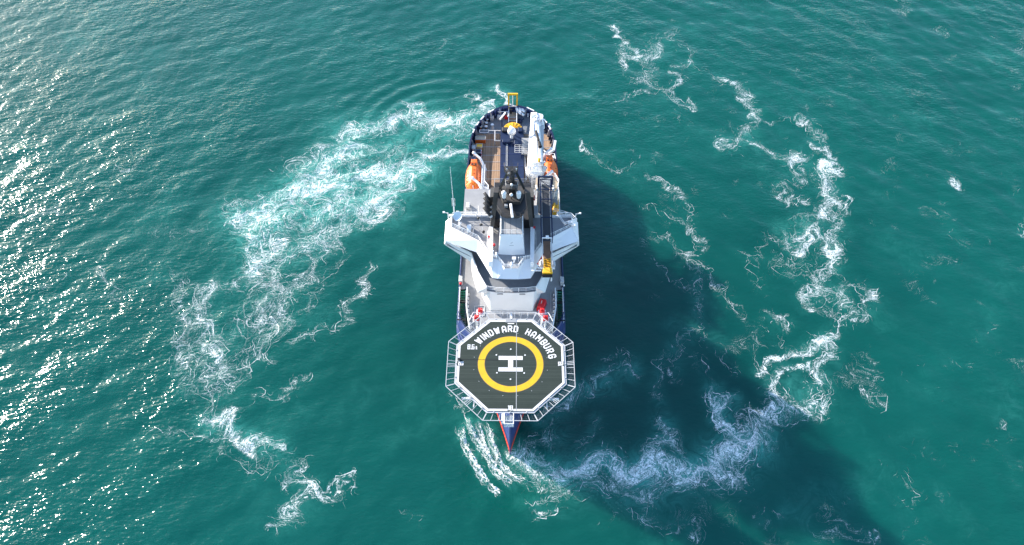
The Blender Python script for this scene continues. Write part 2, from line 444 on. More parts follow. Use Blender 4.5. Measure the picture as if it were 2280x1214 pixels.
    (0.93, 0.95, 0.50, 0.00, [(34.2, -3.0), (36.6, -3.4), (38.3, -2.8)]),
    (1.94, 0.85, 0.70, 0.10, [(29.5, -2.2), (24.7, -1.8), (21.3, -3.1), (19.0, -1.9)]),
    (1.61, 0.95, 0.80, 0.10, [(23.7, -4.0), (20.9, -3.6), (18.2, -1.4), (15.8, -1.4)]),
    (1.94, 0.85, 0.75, 0.10, [(16.6, -1.0), (13.3, -2.8), (10.0, -3.2), (7.7, -2.4)]),
    (2.39, 0.62, 0.30, 0.00, [(11.5, -5.8), (16.3, -6.2), (21.0, -7.4), (26.6, -6.5), (33.9, -5.2), (41.5, -3.0)]),
    (1.32, 0.60, 0.20, 0.00, [(46.2, 5.1), (49.0, 2.4), (41.8, -1.2)]),
    (1.33, 0.75, 0.40, 0.00, [(24.8, -0.5), (27.1, 1.7), (28.6, 4.0), (28.7, 6.6)]),
    (0.94, 0.65, 0.30, 0.00, [(23.1, -0.9), (25.7, 0.4), (29.2, 2.2)]),
    (1.72, 0.68, 0.45, 0.00, [(5.4, 7.5), (8.8, 9.9), (12.4, 13.2), (15.9, 14.4), (18.6, 16.4)]),
    (1.21, 0.72, 0.35, 0.00, [(18.6, 16.4), (21.3, 18.0), (24.0, 18.5), (23.5, 17.3)]),
    (0.76, 0.60, 0.20, 0.00, [(4.5, 2.0), (5.8, 4.7), (7.9, 6.6)]),
    (0.67, 0.55, 0.20, 0.00, [(11.8, 1.2), (14.4, 3.4), (16.2, 5.8), (15.9, 7.6)]),
    (1.81, 0.70, 0.30, 0.00, [(3.6, 1.1), (6.1, 2.5), (8.6, 3.4)]),
    (0.61, 0.50, 0.10, 0.00, [(18.0, 20.5), (23.4, 21.6), (25.1, 20.6)]),
    (0.83, 0.55, 0.15, 0.00, [(28.4, 10.6), (28.0, 14.5), (29.4, 19.6), (33.6, 24.9), (37.8, 29.4), (39.2, 36.3), (39.4, 41.1)]),
    (0.72, 0.50, 0.10, 0.00, [(31.7, 16.6), (34.2, 22.8), (37.1, 27.2)]),
    (0.61, 0.50, 0.05, 0.00, [(35.9, 21.8), (38.0, 17.6), (40.1, 14.6)]),
    (0.62, 0.50, 0.05, 0.00, [(38.4, 27.2), (41.4, 22.9), (44.1, 17.7)]),
    (0.87, 0.70, 0.05, 0.00, [(16.5, 84.5), (18.5, 80.5), (19.9, 75.8), (23.0, 73.6), (27.9, 74.4), (31.3, 76.4)]),
    (0.83, 0.74, 0.05, 0.00, [(31.3, 70.6), (35.1, 71.4), (36.8, 68.5), (39.5, 64.2), (39.5, 60.6), (41.0, 56.5), (42.0, 52.5), (41.5, 50.5)]),
    (0.70, 0.66, 0.05, 0.00, [(30.3, 60.5), (34.8, 59.5), (38.7, 57.9), (40.8, 55.2)]),
    (0.91, 0.62, 0.05, 0.00, [(30.1, 53.0), (34.9, 51.8), (38.6, 49.2), (40.3, 47.3)]),
    (1.00, 0.72, 0.05, 0.00, [(38.6, 49.2), (39.5, 45.4), (41.6, 42.9), (42.3, 41.1), (44.8, 38.7)]),
    (0.66, 0.60, 0.05, 0.00, [(30.3, 45.9), (32.0, 43.4), (35.4, 39.8), (38.1, 38.6)]),
    (0.65, 0.50, 0.03, 0.00, [(44.8, 38.7), (46.9, 34.0), (47.9, 29.5), (43.5, 36.3)]),
    (0.67, 0.55, 0.03, 0.00, [(50.1, 47.4), (52.3, 43.6), (53.1, 37.6)]),
    (0.47, 0.62, 0.30, 0.50, [(-8.7, 5.4), (-8.5, 3.1), (-7.7, 0.8), (-6.3, -1.5), (-5.0, -3.7), (-3.7, -5.6)]),
    (0.37, 0.50, 0.10, 0.36, [(-3.7, -5.6), (-2.9, -6.2), (-1.6, -7.5)]),
    (0.47, 0.62, 0.30, 0.50, [(-7.7, 6.9), (-6.9, 4.4), (-5.6, 2.2), (-3.9, -0.0), (-3.2, -1.8), (-1.6, -3.9), (0.4, -5.7)]),
    (0.38, 0.60, 0.30, 0.40, [(-5.9, 6.5), (-5.1, 3.7), (-4.5, 1.3), (-3.7, -0.0)]),
    (0.38, 0.55, 0.20, 0.36, [(-4.4, 6.5), (-3.5, 4.0), (-2.9, 1.8), (-2.1, -0.6), (-1.0, -2.6), (0.6, -4.3), (2.8, -4.9)]),
    (0.73, 0.60, 0.20, 0.00, [(2.8, -4.9), (4.8, -5.9), (7.3, -6.7), (10.2, -6.7), (13.3, -6.5)]),
    (1.31, 0.46, 0.30, 0.00, [(-6.6, 2.4), (-5.2, -0.8), (-3.2, -3.3)]),
    (1.31, 0.46, 0.30, 0.00, [(-4.2, 4.7), (-3.1, 1.0), (-1.2, -2.0), (1.2, -3.5)]),
    (1.29, 1.00, 0.65, 0.30, [(0.2, 0.1), (2.4, -1.0), (4.4, -2.8), (6.4, -3.6), (8.4, -4.3), (10.3, -5.4)]),
    (1.03, 0.90, 0.60, 0.00, [(1.0, 0.5), (3.2, 0.0), (5.3, -0.8), (7.7, -2.0)]),
    (1.11, 0.60, 0.30, 0.00, [(1.2, -1.6), (3.6, -3.7), (6.8, -5.0)]),
    (0.63, 0.60, 0.15, 0.00, [(3.3, -8.7), (6.3, -8.4), (9.3, -7.8), (13.0, -8.1)]),
    (0.54, 0.90, 0.20, 0.00, [(4.7, -9.6), (6.3, -10.1), (8.6, -10.7)]),
    (0.45, 0.70, 0.10, 0.00, [(5.1, -11.2), (6.0, -11.5)]),
    (0.78, 0.66, 0.10, 0.00, [(-8.2, 10.3), (-9.8, 8.8), (-7.7, 7.4)]),
    (0.79, 0.60, 0.10, 0.00, [(-11.8, 14.2), (-10.8, 11.2), (-9.0, 8.8)]),
    (0.94, 0.72, 0.40, 0.00, [(1.2, 2.4), (2.0, 1.1), (1.2, 0.2)]),
    (0.71, 0.50, 0.10, 0.00, [(19.1, -10.6), (24.5, -11.4), (28.2, -12.6), (30.6, -12.2)]),
    (0.71, 0.55, 0.10, 0.00, [(23.0, -10.6), (26.0, -11.8), (29.0, -12.3)]),
    (0.79, 0.66, 0.10, 0.00, [(30.8, -13.7), (31.5, -14.5), (31.0, -14.9)]),
    (0.73, 0.95, 0.10, 0.00, [(103.5, 71.1), (104.0, 70.3)]),
    (1.38, 0.70, 0.05, 0.00, [(69.0, 12.4), (70.5, 12.1), (69.7, 11.6)]),
    (0.61, 0.90, 0.05, 0.00, [(69.8, 18.4), (70.6, 18.1)]),
    (0.61, 0.46, 0.05, 0.00, [(85.4, 23.3), (87.4, 21.2), (81.1, 18.0)]),
    (0.97, 0.75, 0.05, 0.00, [(92.1, 8.8), (91.7, 6.9)]),
    (0.83, 0.51, 0.05, 0.00, [(69.3, -2.7), (70.0, -4.4), (72.1, -5.7), (70.6, -7.8)]),
    (0.89, 0.46, 0.05, 0.00, [(69.0, -7.8), (69.1, -10.2), (67.6, -12.7), (66.1, -15.0)]),
    (0.70, 0.85, 0.10, 0.00, [(61.3, -14.7), (62.3, -15.0)]),
    (0.65, 0.46, 0.05, 0.00, [(66.2, -1.0), (67.1, -3.6), (68.4, -4.5)]),
    (0.81, 0.48, 0.05, 0.00, [(99.3, 59.9), (98.9, 55.8), (99.6, 51.8), (100.2, 49.2)]),
    (0.85, 0.42, 0.03, 0.00, [(118.7, 74.6), (118.0, 68.6), (117.9, 64.3)]),
    (0.93, 0.70, 0.05, 0.00, [(116.5, 60.1), (113.6, 54.6)]),
    (1.03, 0.39, 0.03, 0.00, [(112.3, 95.8), (112.8, 87.3), (112.2, 76.1)]),
    (0.67, 0.42, 0.05, 0.00, [(70.7, 3.5), (76.3, 5.4), (76.0, 1.7)]),
    (0.74, 0.46, 0.05, 0.00, [(98.4, 33.4), (99.1, 30.0), (94.3, 25.5)]),
    (0.80, 0.39, 0.05, 0.00, [(76.9, 16.0), (79.8, 14.0), (82.9, 13.0)]),
    (0.64, 0.46, 0.04, 0.00, [(75.9, -6.1), (75.9, -8.6)]),
    (0.65, 0.39, 0.04, 0.00, [(90.6, 3.6), (90.6, -0.8), (89.9, -6.8)]),
    (0.63, 0.51, 0.08, 0.00, [(47.6, -10.4), (47.1, -11.2)]),
    (0.62, 0.46, 0.08, 0.00, [(42.9, -12.5), (43.9, -11.3)]),
    (0.54, 0.42, 0.05, 0.00, [(33.4, -8.5), (40.4, -9.3), (44.6, -7.8)]),
    (0.71, 0.42, 0.04, 0.00, [(-18.3, -10.1), (-15.8, -11.7), (-16.4, -14.9)]),
    (0.80, 0.42, 0.04, 0.00, [(15.3, -9.9), (16.7, -11.5), (15.1, -13.1)]),
    (5.33, 0.62, 0.30, 0.00, [(-28.6, 80.8), (-36.9, 77.5), (-44.4, 69.8), (-51.6, 62.5)]),
    (4.63, 0.60, 0.25, 0.00, [(-33.0, 62.7), (-40.7, 58.4), (-47.9, 52.9), (-52.9, 47.6)]),
    (2.83, 0.58, 0.12, 0.00, [(-56.8, 47.6), (-53.6, 41.3), (-48.8, 36.6), (-53.5, 31.9), (-56.0, 26.3)]),
    (2.44, 0.52, 0.05, 0.00, [(-43.1, 47.7), (-43.8, 40.2), (-46.8, 35.4), (-49.6, 30.8), (-51.9, 24.1)]),
    (2.31, 0.52, 0.05, 0.00, [(-67.0, 37.6), (-65.6, 28.4), (-61.6, 19.8), (-57.3, 12.8), (-57.9, 7.9)]),
    (1.70, 0.50, 0.03, 0.00, [(-37.2, 47.8), (-40.0, 40.3), (-41.7, 33.1), (-45.0, 30.8)]),
    (3.34, 0.58, 0.30, 0.00, [(-10.2, 87.5), (-15.6, 84.2), (-21.3, 85.7)]),
    (2.61, 0.45, 0.03, 0.00, [(-84.5, 55.2), (-75.8, 52.6), (-67.4, 55.4)]),
    (2.14, 0.50, 0.05, 0.00, [(67.5, 59.5), (69.1, 48.9), (65.7, 38.9), (69.9, 36.6)]),
    (2.31, 0.50, 0.05, 0.00, [(60.2, 54.0), (62.6, 46.3), (64.8, 38.9), (66.9, 31.9)]),
    (1.78, 0.50, 0.10, 0.00, [(43.2, 2.3), (47.8, 0.6), (38.9, -3.8), (30.7, -5.2)]),
    (1.91, 0.50, 0.03, 0.00, [(34.1, 119.1), (38.2, 111.3), (35.0, 103.8), (40.6, 101.1)]),
    (0.59, 0.70, 0.10, 0.00, [(56.9, 15.8), (58.2, 14.0), (56.8, 11.8), (54.5, 11.0), (52.7, 12.3), (52.7, 14.7)]),
    (0.63, 0.50, 0.20, 0.00, [(-9.2, 92.3), (-10.6, 85.9), (-11.0, 79.4), (-10.9, 73.2)]),
    (0.79, 0.60, 0.30, 0.00, [(-4.2, 97.5), (-7.1, 96.1), (-9.1, 94.0)]),
    (3.32, 0.20, 0.50, 0.00, [(-11.3, 87.5), (-17.9, 85.8), (-26.7, 84.0), (-34.9, 79.1)]),
    (4.17, 0.20, 0.60, 0.00, [(-23.0, 79.3), (-31.8, 70.0), (-41.7, 65.4), (-50.1, 59.7), (-56.1, 54.1)]),
    (0.83, 0.50, 0.03, 0.00, [(48.3, 115.3), (51.4, 111.5), (54.1, 110.0)]),
    (0.78, 0.50, 0.03, 0.00, [(62.3, 92.1), (68.2, 93.2), (72.0, 92.7)]),
    (0.75, 0.55, 0.03, 0.00, [(71.2, 78.8), (73.8, 78.0), (75.9, 76.9)]),
    (0.66, 0.55, 0.05, 0.00, [(69.9, 44.4), (73.0, 41.4), (75.4, 37.8)]),
    (0.68, 0.50, 0.03, 0.00, [(57.7, 51.4), (55.2, 48.7), (50.8, 46.1), (49.3, 48.7)]),
    (0.71, 0.50, 0.04, 0.00, [(73.4, 65.2), (75.7, 63.8), (74.5, 59.6)]),
    (0.65, 1.00, 0.60, 0.00, [(8.8, -3.4), (11.7, -3.0), (15.0, -1.6), (17.4, -2.1), (20.1, -3.7), (22.9, -3.8), (25.4, -2.2)]),
    (0.65, 1.00, 0.60, 0.00, [(25.4, -2.2), (28.7, -1.9), (30.6, -3.1), (33.0, -2.9), (36.1, -1.3), (38.8, 0.3), (42.2, 1.4), (45.8, 2.8)]),
    (0.58, 1.00, 0.50, 0.00, [(39.3, 13.4), (39.4, 11.2), (40.2, 9.3), (39.4, 7.4), (40.5, 5.2), (42.2, 3.7), (44.0, 2.3)]),
    (0.58, 0.95, 0.40, 0.00, [(43.3, 5.1), (46.5, 7.0), (49.4, 8.7), (51.2, 10.3)]),
    (0.76, 0.80, 0.40, 0.00, [(28.8, 6.3), (28.8, 4.5), (27.3, 2.0), (25.2, -0.1)]),
    (0.63, 0.70, 0.10, 0.00, [(51.0, 81.7), (55.2, 83.7), (57.5, 84.2), (60.2, 81.0), (64.1, 78.7), (67.6, 78.4)]),
    (0.58, 0.80, 0.10, 0.00, [(75.9, 76.9), (74.1, 71.1), (73.6, 65.2), (73.2, 61.0), (73.8, 56.9), (71.2, 51.5), (69.1, 45.1), (65.8, 41.3), (62.5, 37.1)]),
    (0.52, 0.70, 0.10, 0.00, [(69.3, 34.2), (69.5, 30.6), (65.8, 27.6), (64.3, 26.9), (59.4, 23.0), (55.4, 21.4), (51.7, 20.3)]),
    (0.48, 0.66, 0.10, 0.00, [(43.0, 1.4), (46.8, 3.7), (49.1, 5.1), (46.3, 5.6)]),
    (1.30, 1.00, 0.75, 0.00, [(8.4, -3.2), (12.5, -3.2), (16.2, -1.4), (19.3, -3.0), (22.1, -3.6)]),
    (1.31, 0.98, 0.75, 0.00, [(27.9, -2.2), (31.0, -2.9), (34.3, -2.2), (37.9, 0.1), (41.4, 1.4)]),
    (1.16, 0.95, 0.60, 0.00, [(39.5, 10.7), (39.8, 7.8), (41.2, 5.0), (42.9, 2.8)]),
    (1.32, 0.95, 0.50, 0.00, [(-9.3, 94.3), (-6.5, 96.1), (-4.8, 97.2)]),
    (2.94, 0.86, 0.60, 0.00, [(-9.8, 92.3), (-14.2, 90.0), (-18.8, 90.8)]),
    (1.21, 1.00, 0.40, 0.00, [(-5.2, 104.0), (-3.5, 103.0), (-1.8, 101.2), (-1.3, 99.4)]),
    (1.82, 0.50, 0.10, 0.00, [(-47.2, 37.8), (-50.1, 33.1), (-52.8, 28.5), (-55.3, 23.0), (-55.6, 16.8)]),
    (1.35, 0.50, 0.10, 0.00, [(-54.5, 11.8), (-55.3, 7.9), (-51.4, 5.6)]),
]

# ------------------------------------------------------------------ the sea: one sheet out to the horizon
def axis_coords(a, b, step, far):
    core = np.arange(a, b + step * 0.5, step)
    t, d, x = [], step, b
    while x < far:
        d *= 1.28; x += d; t.append(x)
    hi = np.array(t)
    t, d, x = [], step, a
    while x > -far:
        d *= 1.28; x -= d; t.append(x)
    lo = np.array(t[::-1])
    return np.concatenate([lo, core, hi]), len(lo), len(core)


STEP = 0.5
gx, ix0, ncx = axis_coords(-162.0, 162.0, STEP, 9000)
gy, iy0, ncy = axis_coords(-34.0, 160.0, STEP, 9000)
NX, NY = len(gx), len(gy)
XX, YY = np.meshgrid(gx, gy)                       # (NY, NX)
cs = (slice(iy0, iy0 + ncy), slice(ix0, ix0 + ncx))
CX_, CY_ = XX[cs], YY[cs]


def field(lmin, lmax, seed):
    """smooth random field, unit variance, wavelengths between lmin and lmax metres"""
    r = np.random.default_rng(seed)
    n = r.normal(size=(ncy, ncx))
    fy = np.fft.fftfreq(ncy, STEP)[:, None]; fx = np.fft.fftfreq(ncx, STEP)[None, :]
    k = np.hypot(fx, fy) + 1e-9
    lam = 1 / k
    w = np.exp(-(lmin / lam) ** 2 * 0.5) * (1 - np.exp(-(lmax / lam) ** 2 * 2)) / k
    f = np.fft.ifft2(np.fft.fft2(n) * w).real
    return (f - f.mean()) / f.std()


def sample(f, x, y):
    u = np.clip((x - CX_[0, 0]) / STEP, 0, ncx - 1.001); v = np.clip((y - CY_[0, 0]) / STEP, 0, ncy - 1.001)
    i, j = u.astype(int), v.astype(int); a, b = u - i, v - j
    return (f[j, i] * (1 - a) + f[j, i + 1] * a) * (1 - b) + (f[j + 1, i] * (1 - a) + f[j + 1, i + 1] * a) * b


# stir the water with eddies, so that the foam curls
px, py = CX_.copy(), CY_.copy()
VEL = []
for lmin, lmax, amp, steps, sd in ((7, 22, 0.75, 7, 5), (2.6, 8, 0.30, 6, 6)):
    psi = field(lmin, lmax, sd)
    uy, ux = np.gradient(psi, STEP)
    vx, vy = -uy, ux
    sc_ = 1 / np.sqrt((vx ** 2 + vy ** 2).mean())
    vx *= sc_; vy *= sc_
    VEL.append((vx, vy))
    for q in range(steps):
        dx_, dy_ = sample(vx, px, py), sample(vy, px, py)
        px = px + dx_ * amp; py = py + dy_ * amp
still = 1 - 0.9 * np.exp(-((CX_ - 56.0) ** 2 + (CY_ - 15.5) ** 2) / 90.0) - 0.8 * np.exp(-((CX_ + 2.0) / 9.0) ** 2 - ((CY_ - 0.0) / 11.0) ** 2)
px = CX_ + (px - CX_) * still; py = CY_ + (py - CY_) * still
# a gentler warp bends the foam's outlines
wx = CX_ + (px - CX_) * 0.30; wy = CY_ + (py - CY_) * 0.30

foam = np.zeros((ncy, ncx)); aer = np.zeros((ncy, ncx)); ridge = np.zeros((ncy, ncx))
for wdt, st, ae, rg, pts in FOAM:
    P_ = np.array(pts)
    m_ = wdt * 3 + 4
    i0 = max(0, int((P_[:, 0].min() - m_ - CX_[0, 0]) / STEP)); i1 = min(ncx, int((P_[:, 0].max() + m_ - CX_[0, 0]) / STEP) + 1)
    j0 = max(0, int((P_[:, 1].min() - m_ - CY_[0, 0]) / STEP)); j1 = min(ncy, int((P_[:, 1].max() + m_ - CY_[0, 0]) / STEP) + 1)
    if i1 <= i0 or j1 <= j0: continue
    sl = (slice(j0, j1), slice(i0, i1))
    d2 = np.full((j1 - j0, i1 - i0), 1e9); e2 = d2.copy()
    for (ax_, ay_), (bx_, by_) in zip(pts[:-1], pts[1:]):
        ex, ey = bx_ - ax_, by_ - ay_
        L2 = ex * ex + ey * ey + 1e-9
        for tgt, qx, qy in ((0, wx[sl], wy[sl]), (1, CX_[sl], CY_[sl])):
            t_ = np.clip(((qx - ax_) * ex + (qy - ay_) * ey) / L2, 0, 1)
            dd = (qx - ax_ - t_ * ex) ** 2 + (qy - ay_ - t_ * ey) ** 2
            if tgt == 0: np.minimum(d2, dd, out=d2)
            else: np.minimum(e2, dd, out=e2)
    core = np.exp(-d2 / (wdt * wdt * 1.1))
    halo = np.exp(-d2 / (wdt * wdt * 7 + 2.0))
    foam[sl] = np.maximum(foam[sl], st * (0.90 if st < 0.85 else 0.97) * (0.80 * core + 0.20 * halo))
    aer[sl] = np.maximum(aer[sl], ae * np.exp(-e2 / (wdt * wdt * 2.2 + 1.0)))
    if rg > 0:
        ridge[sl] = np.maximum(ridge[sl], rg * np.exp(-e2 / (wdt * wdt * 0.8)))
foam *= np.clip(0.92 + 0.12 * field(3, 14, 21), 0.6, 1.15)
# faint specks on the open water
spk = np.clip(field(5, 30, 31) * 0.12 + 0.16, 0, 0.42)
foam = np.maximum(foam, spk * np.clip((CX_ + 30) / 60, 0.35, 1))

# waves
gz = np.zeros_like(XX)
near = (np.abs(XX) < 200) & (YY > -70) & (YY < 200)
wl = 1 / (1 + np.exp(np.clip((XX - 5) / 25.0, -50, 50)))             # 1 on the left, 0 on the right
left_far = 1 / (1 + np.exp(np.clip((88 - YY) / 13.0, -50, 50))) / (1 + np.exp(np.clip((XX + 25) / 20.0, -50, 50)))
chop_all = (0.42 + 0.82 / (1 + np.exp(np.clip((XX + 42 + 0.10 * (YY - 40)) / 13.0, -50, 50)))) * (1 - 0.70 * left_far) + 0.22 / (1 + np.exp(np.clip((95 - YY) / 15.0, -50, 50)))
rough_all = 0.14 + 0.05 * left_far
calm_all = np.exp(-((XX - 22) / 70) ** 2 - ((YY - 22) / 50) ** 2)
amp_loc = (1 - 0.72 * calm_all) * (1 - 0.5 * left_far) * 0.85
wr = np.random.default_rng(3)
for k in range(46):
    lam = 2.6 * (12.0 / 2.6) ** wr.random()
    side = k % 2
    a0 = R(40) if side == 0 else R(-30)
    ang = a0 + wr.normal() * R(19)
    A = 0.0045 * lam ** 0.95 * (0.6 + 0.8 * wr.random())
    kx, ky = math.sin(ang) * 2 * math.pi / lam, math.cos(ang) * 2 * math.pi / lam
    ph = kx * XX + ky * YY + wr.random() * 6.28 + 1.3 * np.sin(XX * 0.05 + k) + 1.2 * np.cos(YY * 0.06 + 2 * k)
    w_ = (1 - 0.75 * wl) if side == 0 else (0.25 + 0.75 * wl)
    gz += A * w_ * amp_loc * (np.sin(ph) + 0.25 * np.cos(2 * ph))
gz *= near
# ripples running out from the stern
rr = np.hypot(XX + 16, (YY - 84) * 1.0)
th_w = np.exp(-((np.arctan2(YY - 84, -(XX + 16)) - 0.95) / 0.75) ** 2)
gz += 0.16 * np.sin(rr * 2 * math.pi / 4.2 + 0.4 * np.sin(XX * 0.3)) * np.exp(-((rr - 21) / 8.0) ** 2) * th_w
zz_core = gz[cs]
zz_core += ridge * (0.8 + 0.25 * field(1.5, 5, 41)) + aer * 0.10 * field(1.8, 6, 42)

verts = np.stack([XX.ravel(), YY.ravel(), gz.ravel()], 1)
idx = np.arange(NX * NY).reshape(NY, NX)
quads = np.stack([idx[:-1, :-1].ravel(), idx[:-1, 1:].ravel(), idx[1:, 1:].ravel(), idx[1:, :-1].ravel()], 1)
me = bpy.data.meshes.new('water')
me.vertices.add(len(verts)); me.vertices.foreach_set('co', verts.astype(np.float32).ravel())
me.loops.add(quads.size); me.loops.foreach_set('vertex_index', quads.astype(np.int32).ravel())
me.polygons.add(len(quads))
me.polygons.foreach_set('loop_start', np.arange(0, quads.size, 4, dtype=np.int32))
me.polygons.foreach_set('loop_total', np.full(len(quads), 4, dtype=np.int32))
me.polygons.foreach_set('use_smooth', np.ones(len(quads), dtype=bool))
me.update(calc_edges=True)


def attr(name, arr, base):
    full = base.copy(); full[cs] = arr
    a = me.attributes.new(name, 'FLOAT', 'POINT'); a.data.foreach_set('value', full.astype(np.float32).ravel())


Z0 = np.zeros_like(XX)
attr('foam', foam, Z0)
attr('aeration', aer, Z0)
gust = np.clip(1 + 0.28 * field(18, 80, 51), 0.4, 1.8)
attr('rough', rough_all[cs], rough_all)
sky_fade_all = np.exp(-((XX - 14) / 62) ** 2 - ((YY - 24) / 44) ** 2)  # painted-in sky lightening fades out around the ship
attr('sky_tint_fade', np.clip(sky_fade_all[cs] + 0.10 * field(14, 60, 71), 0, 1), sky_fade_all)
attr('chop', gust * (chop_all * (1 - 0.45 * calm_all))[cs], chop_all * (1 - 0.45 * calm_all))
fx, fy = XX.copy(), YY.copy(); fx[cs] = px; fy[cs] = py
fl = np.stack([fx.ravel(), fy.ravel(), np.zeros(NX * NY)], 1).astype(np.float32)
a = me.attributes.new('flow', 'FLOAT_VECTOR', 'POINT'); a.data.foreach_set('vector', fl.ravel())
water = bpy.data.objects.new('water', me)
col.objects.link(water)
tag(water, 'teal green sea streaked with white foam around the ship', 'sea', kind='structure')

mt = bpy.data.materials.new('sea_water'); mt.use_nodes = True
nt = mt.node_tree; nt.nodes.clear()
N = nt.nodes.new; LK = nt.links.new


def math_(op, a, b=None, c=None, clamp=False):
    n = N('ShaderNodeMath'); n.operation = op; n.use_clamp = clamp
    for i, v in enumerate((a, b, c)):
        if v is None: continue
        if isinstance(v, (int, float)): n.inputs[i].default_value = v
        else: LK(v, n.inputs[i])
    return n.outputs[0]


def attr_(name, out):
    n = N('ShaderNodeAttribute'); n.attribute_name = name; return n.outputs[out]


def noise_(vec, scale, detail=3, rough=0.55, dist=0.0, out='Fac'):
    n = N('ShaderNodeTexNoise'); n.inputs['Scale'].default_value = scale; n.inputs['Detail'].default_value = detail
    n.inputs['Roughness'].default_value = rough; n.inputs['Distortion'].default_value = dist
    LK(vec, n.inputs['Vector']); return n.outputs[out]


def mapr(v, a, b, c=0.0, d=1.0, smooth=True):
    n = N('ShaderNodeMapRange'); n.interpolation_type = 'SMOOTHSTEP' if smooth else 'LINEAR'
    LK(v, n.inputs[0])
    for i, q in enumerate((a, b, c, d)):
        if isinstance(q, (int, float)): n.inputs[i + 1].default_value = q
        else: LK(q, n.inputs[i + 1])
    return n.outputs[0]


def ridged(vec, scale, detail, k, dist=0.0):
    n = noise_(vec, scale, detail, 0.5, dist)
    a_ = math_('ABSOLUTE', math_('SUBTRACT', n, 0.5))
    return math_('SUBTRACT', 1.0, math_('MULTIPLY', a_, k), clamp=True)


geo = N('ShaderNodeNewGeometry')
pos = geo.outputs['Position']
flow = attr_('flow', 'Vector')
f_at = attr_('foam', 'Fac'); a_at = attr_('aeration', 'Fac'); c_at = attr_('chop', 'Fac')
# lacy foam: thin bright lines at three sizes, drawn in the stirred coordinates
wv = noise_(flow, 0.55, 3, 0.58, out='Color')
vm = N('ShaderNodeVectorMath'); vm.operation = 'MULTIPLY_ADD'
LK(wv, vm.inputs[0]); vm.inputs[1].default_value = (1.5, 1.5, 0); LK(flow, vm.inputs[2])
fc = vm.outputs[0]
def strand(vec, scale, detail, width, soft, dens, dist=0.0):
    """thin lines where the noise crosses its middle value; denser foam gives broader lines"""
    n = noise_(vec, scale, detail, 0.55, dist)
    a_ = math_('ABSOLUTE', math_('SUBTRACT', n, 0.5))
    return math_('DIVIDE', math_('SUBTRACT', math_('MULTIPLY', dens, width), a_), soft, clamp=True)


patch = noise_(flow, 0.20, 4, 0.62)
fd0 = math_('ADD', f_at, math_('MULTIPLY', math_('SUBTRACT', patch, 0.5), 0.75))
fd = math_('MULTIPLY', math_('SUBTRACT', fd0, 0.30), 1.28)
fd = math_('MAXIMUM', fd, 0.0)
t1 = strand(fc, 0.22, 5, 0.046, 0.022, fd)
t2 = strand(fc, 0.65, 4, 0.062, 0.034, fd)
t3 = strand(fc, 2.4, 3, 0.085, 0.060, fd)
grain = mapr(noise_(pos, 3.4, 3, 0.7), 0.36, 0.60, 0.22, 1.0)
u12 = math_('MAXIMUM', t1, math_('MULTIPLY', t2, 0.92))
u = math_('ADD', u12, math_('MULTIPLY', t3, math_('MULTIPLY', fd, 0.55)), clamp=True)
cov = math_('MULTIPLY', u, grain)
gate = mapr(f_at, 0.10, 0.42)
cov = math_('MULTIPLY', cov, gate, clamp=True)

# body colour of the water
big = noise_(pos, 0.018, 4, 0.55)
mid_ = noise_(pos, 0.09, 3, 0.5)
tint = math_('ADD', math_('MULTIPLY', big, 0.7), math_('MULTIPLY', mid_, 0.3))
mxc = N('ShaderNodeMix'); mxc.data_type = 'RGBA'
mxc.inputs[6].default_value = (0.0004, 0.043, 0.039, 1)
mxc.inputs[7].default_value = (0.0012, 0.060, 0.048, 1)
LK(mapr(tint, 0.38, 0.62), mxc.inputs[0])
mxt = N('ShaderNodeMix'); mxt.data_type = 'RGBA'          # outer water lighter: sky reflection painted into the colour
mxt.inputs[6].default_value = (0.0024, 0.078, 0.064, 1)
LK(attr_('sky_tint_fade', 'Fac'), mxt.inputs[0]); LK(mxc.outputs[2], mxt.inputs[7])
mxa = N('ShaderNodeMix'); mxa.data_type = 'RGBA'
mxa.inputs[7].default_value = (0.06, 0.34, 0.28, 1)
milk = math_('MULTIPLY', mapr(noise_(pos, 0.055, 5, 0.65), 0.50, 0.80), 0.22)
aerf = math_('MULTIPLY', math_('ADD', a_at, milk), mapr(noise_(fc, 0.35, 4, 0.6), 0.30, 0.70, 0.25, 1.0), clamp=True)
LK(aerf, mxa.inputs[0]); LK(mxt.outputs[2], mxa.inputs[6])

# small waves
mp1 = N('ShaderNodeMapping'); mp1.inputs['Rotation'].default_value = (0, 0, R(-32)); mp1.inputs['Scale'].default_value = (0.55, 1.0, 1)
LK(pos, mp1.inputs[0])
mp2 = N('ShaderNodeMapping'); mp2.inputs['Rotation'].default_value = (0, 0, R(26)); mp2.inputs['Scale'].default_value = (0.5, 1.0, 1)
LK(pos, mp2.inputs[0])
h = math_('ADD', math_('MULTIPLY', noise_(mp1.outputs[0], 0.42, 3, 0.5), 0.24), math_('MULTIPLY', noise_(mp2.outputs[0], 0.55, 3, 0.5), 0.24))
h2 = math_('ADD', math_('MULTIPLY', noise_(mp1.outputs[0], 1.3, 2, 0.5), 0.185), math_('MULTIPLY', noise_(mp2.outputs[0], 1.6, 2, 0.5), 0.185))
hs = math_('MULTIPLY', math_('ADD', h, h2), c_at)

hh = hs
bp = N('ShaderNodeBump'); bp.inputs['Strength'].default_value = 1.0; bp.inputs['Distance'].default_value = 1.0
LK(hh, bp.inputs['Height'])

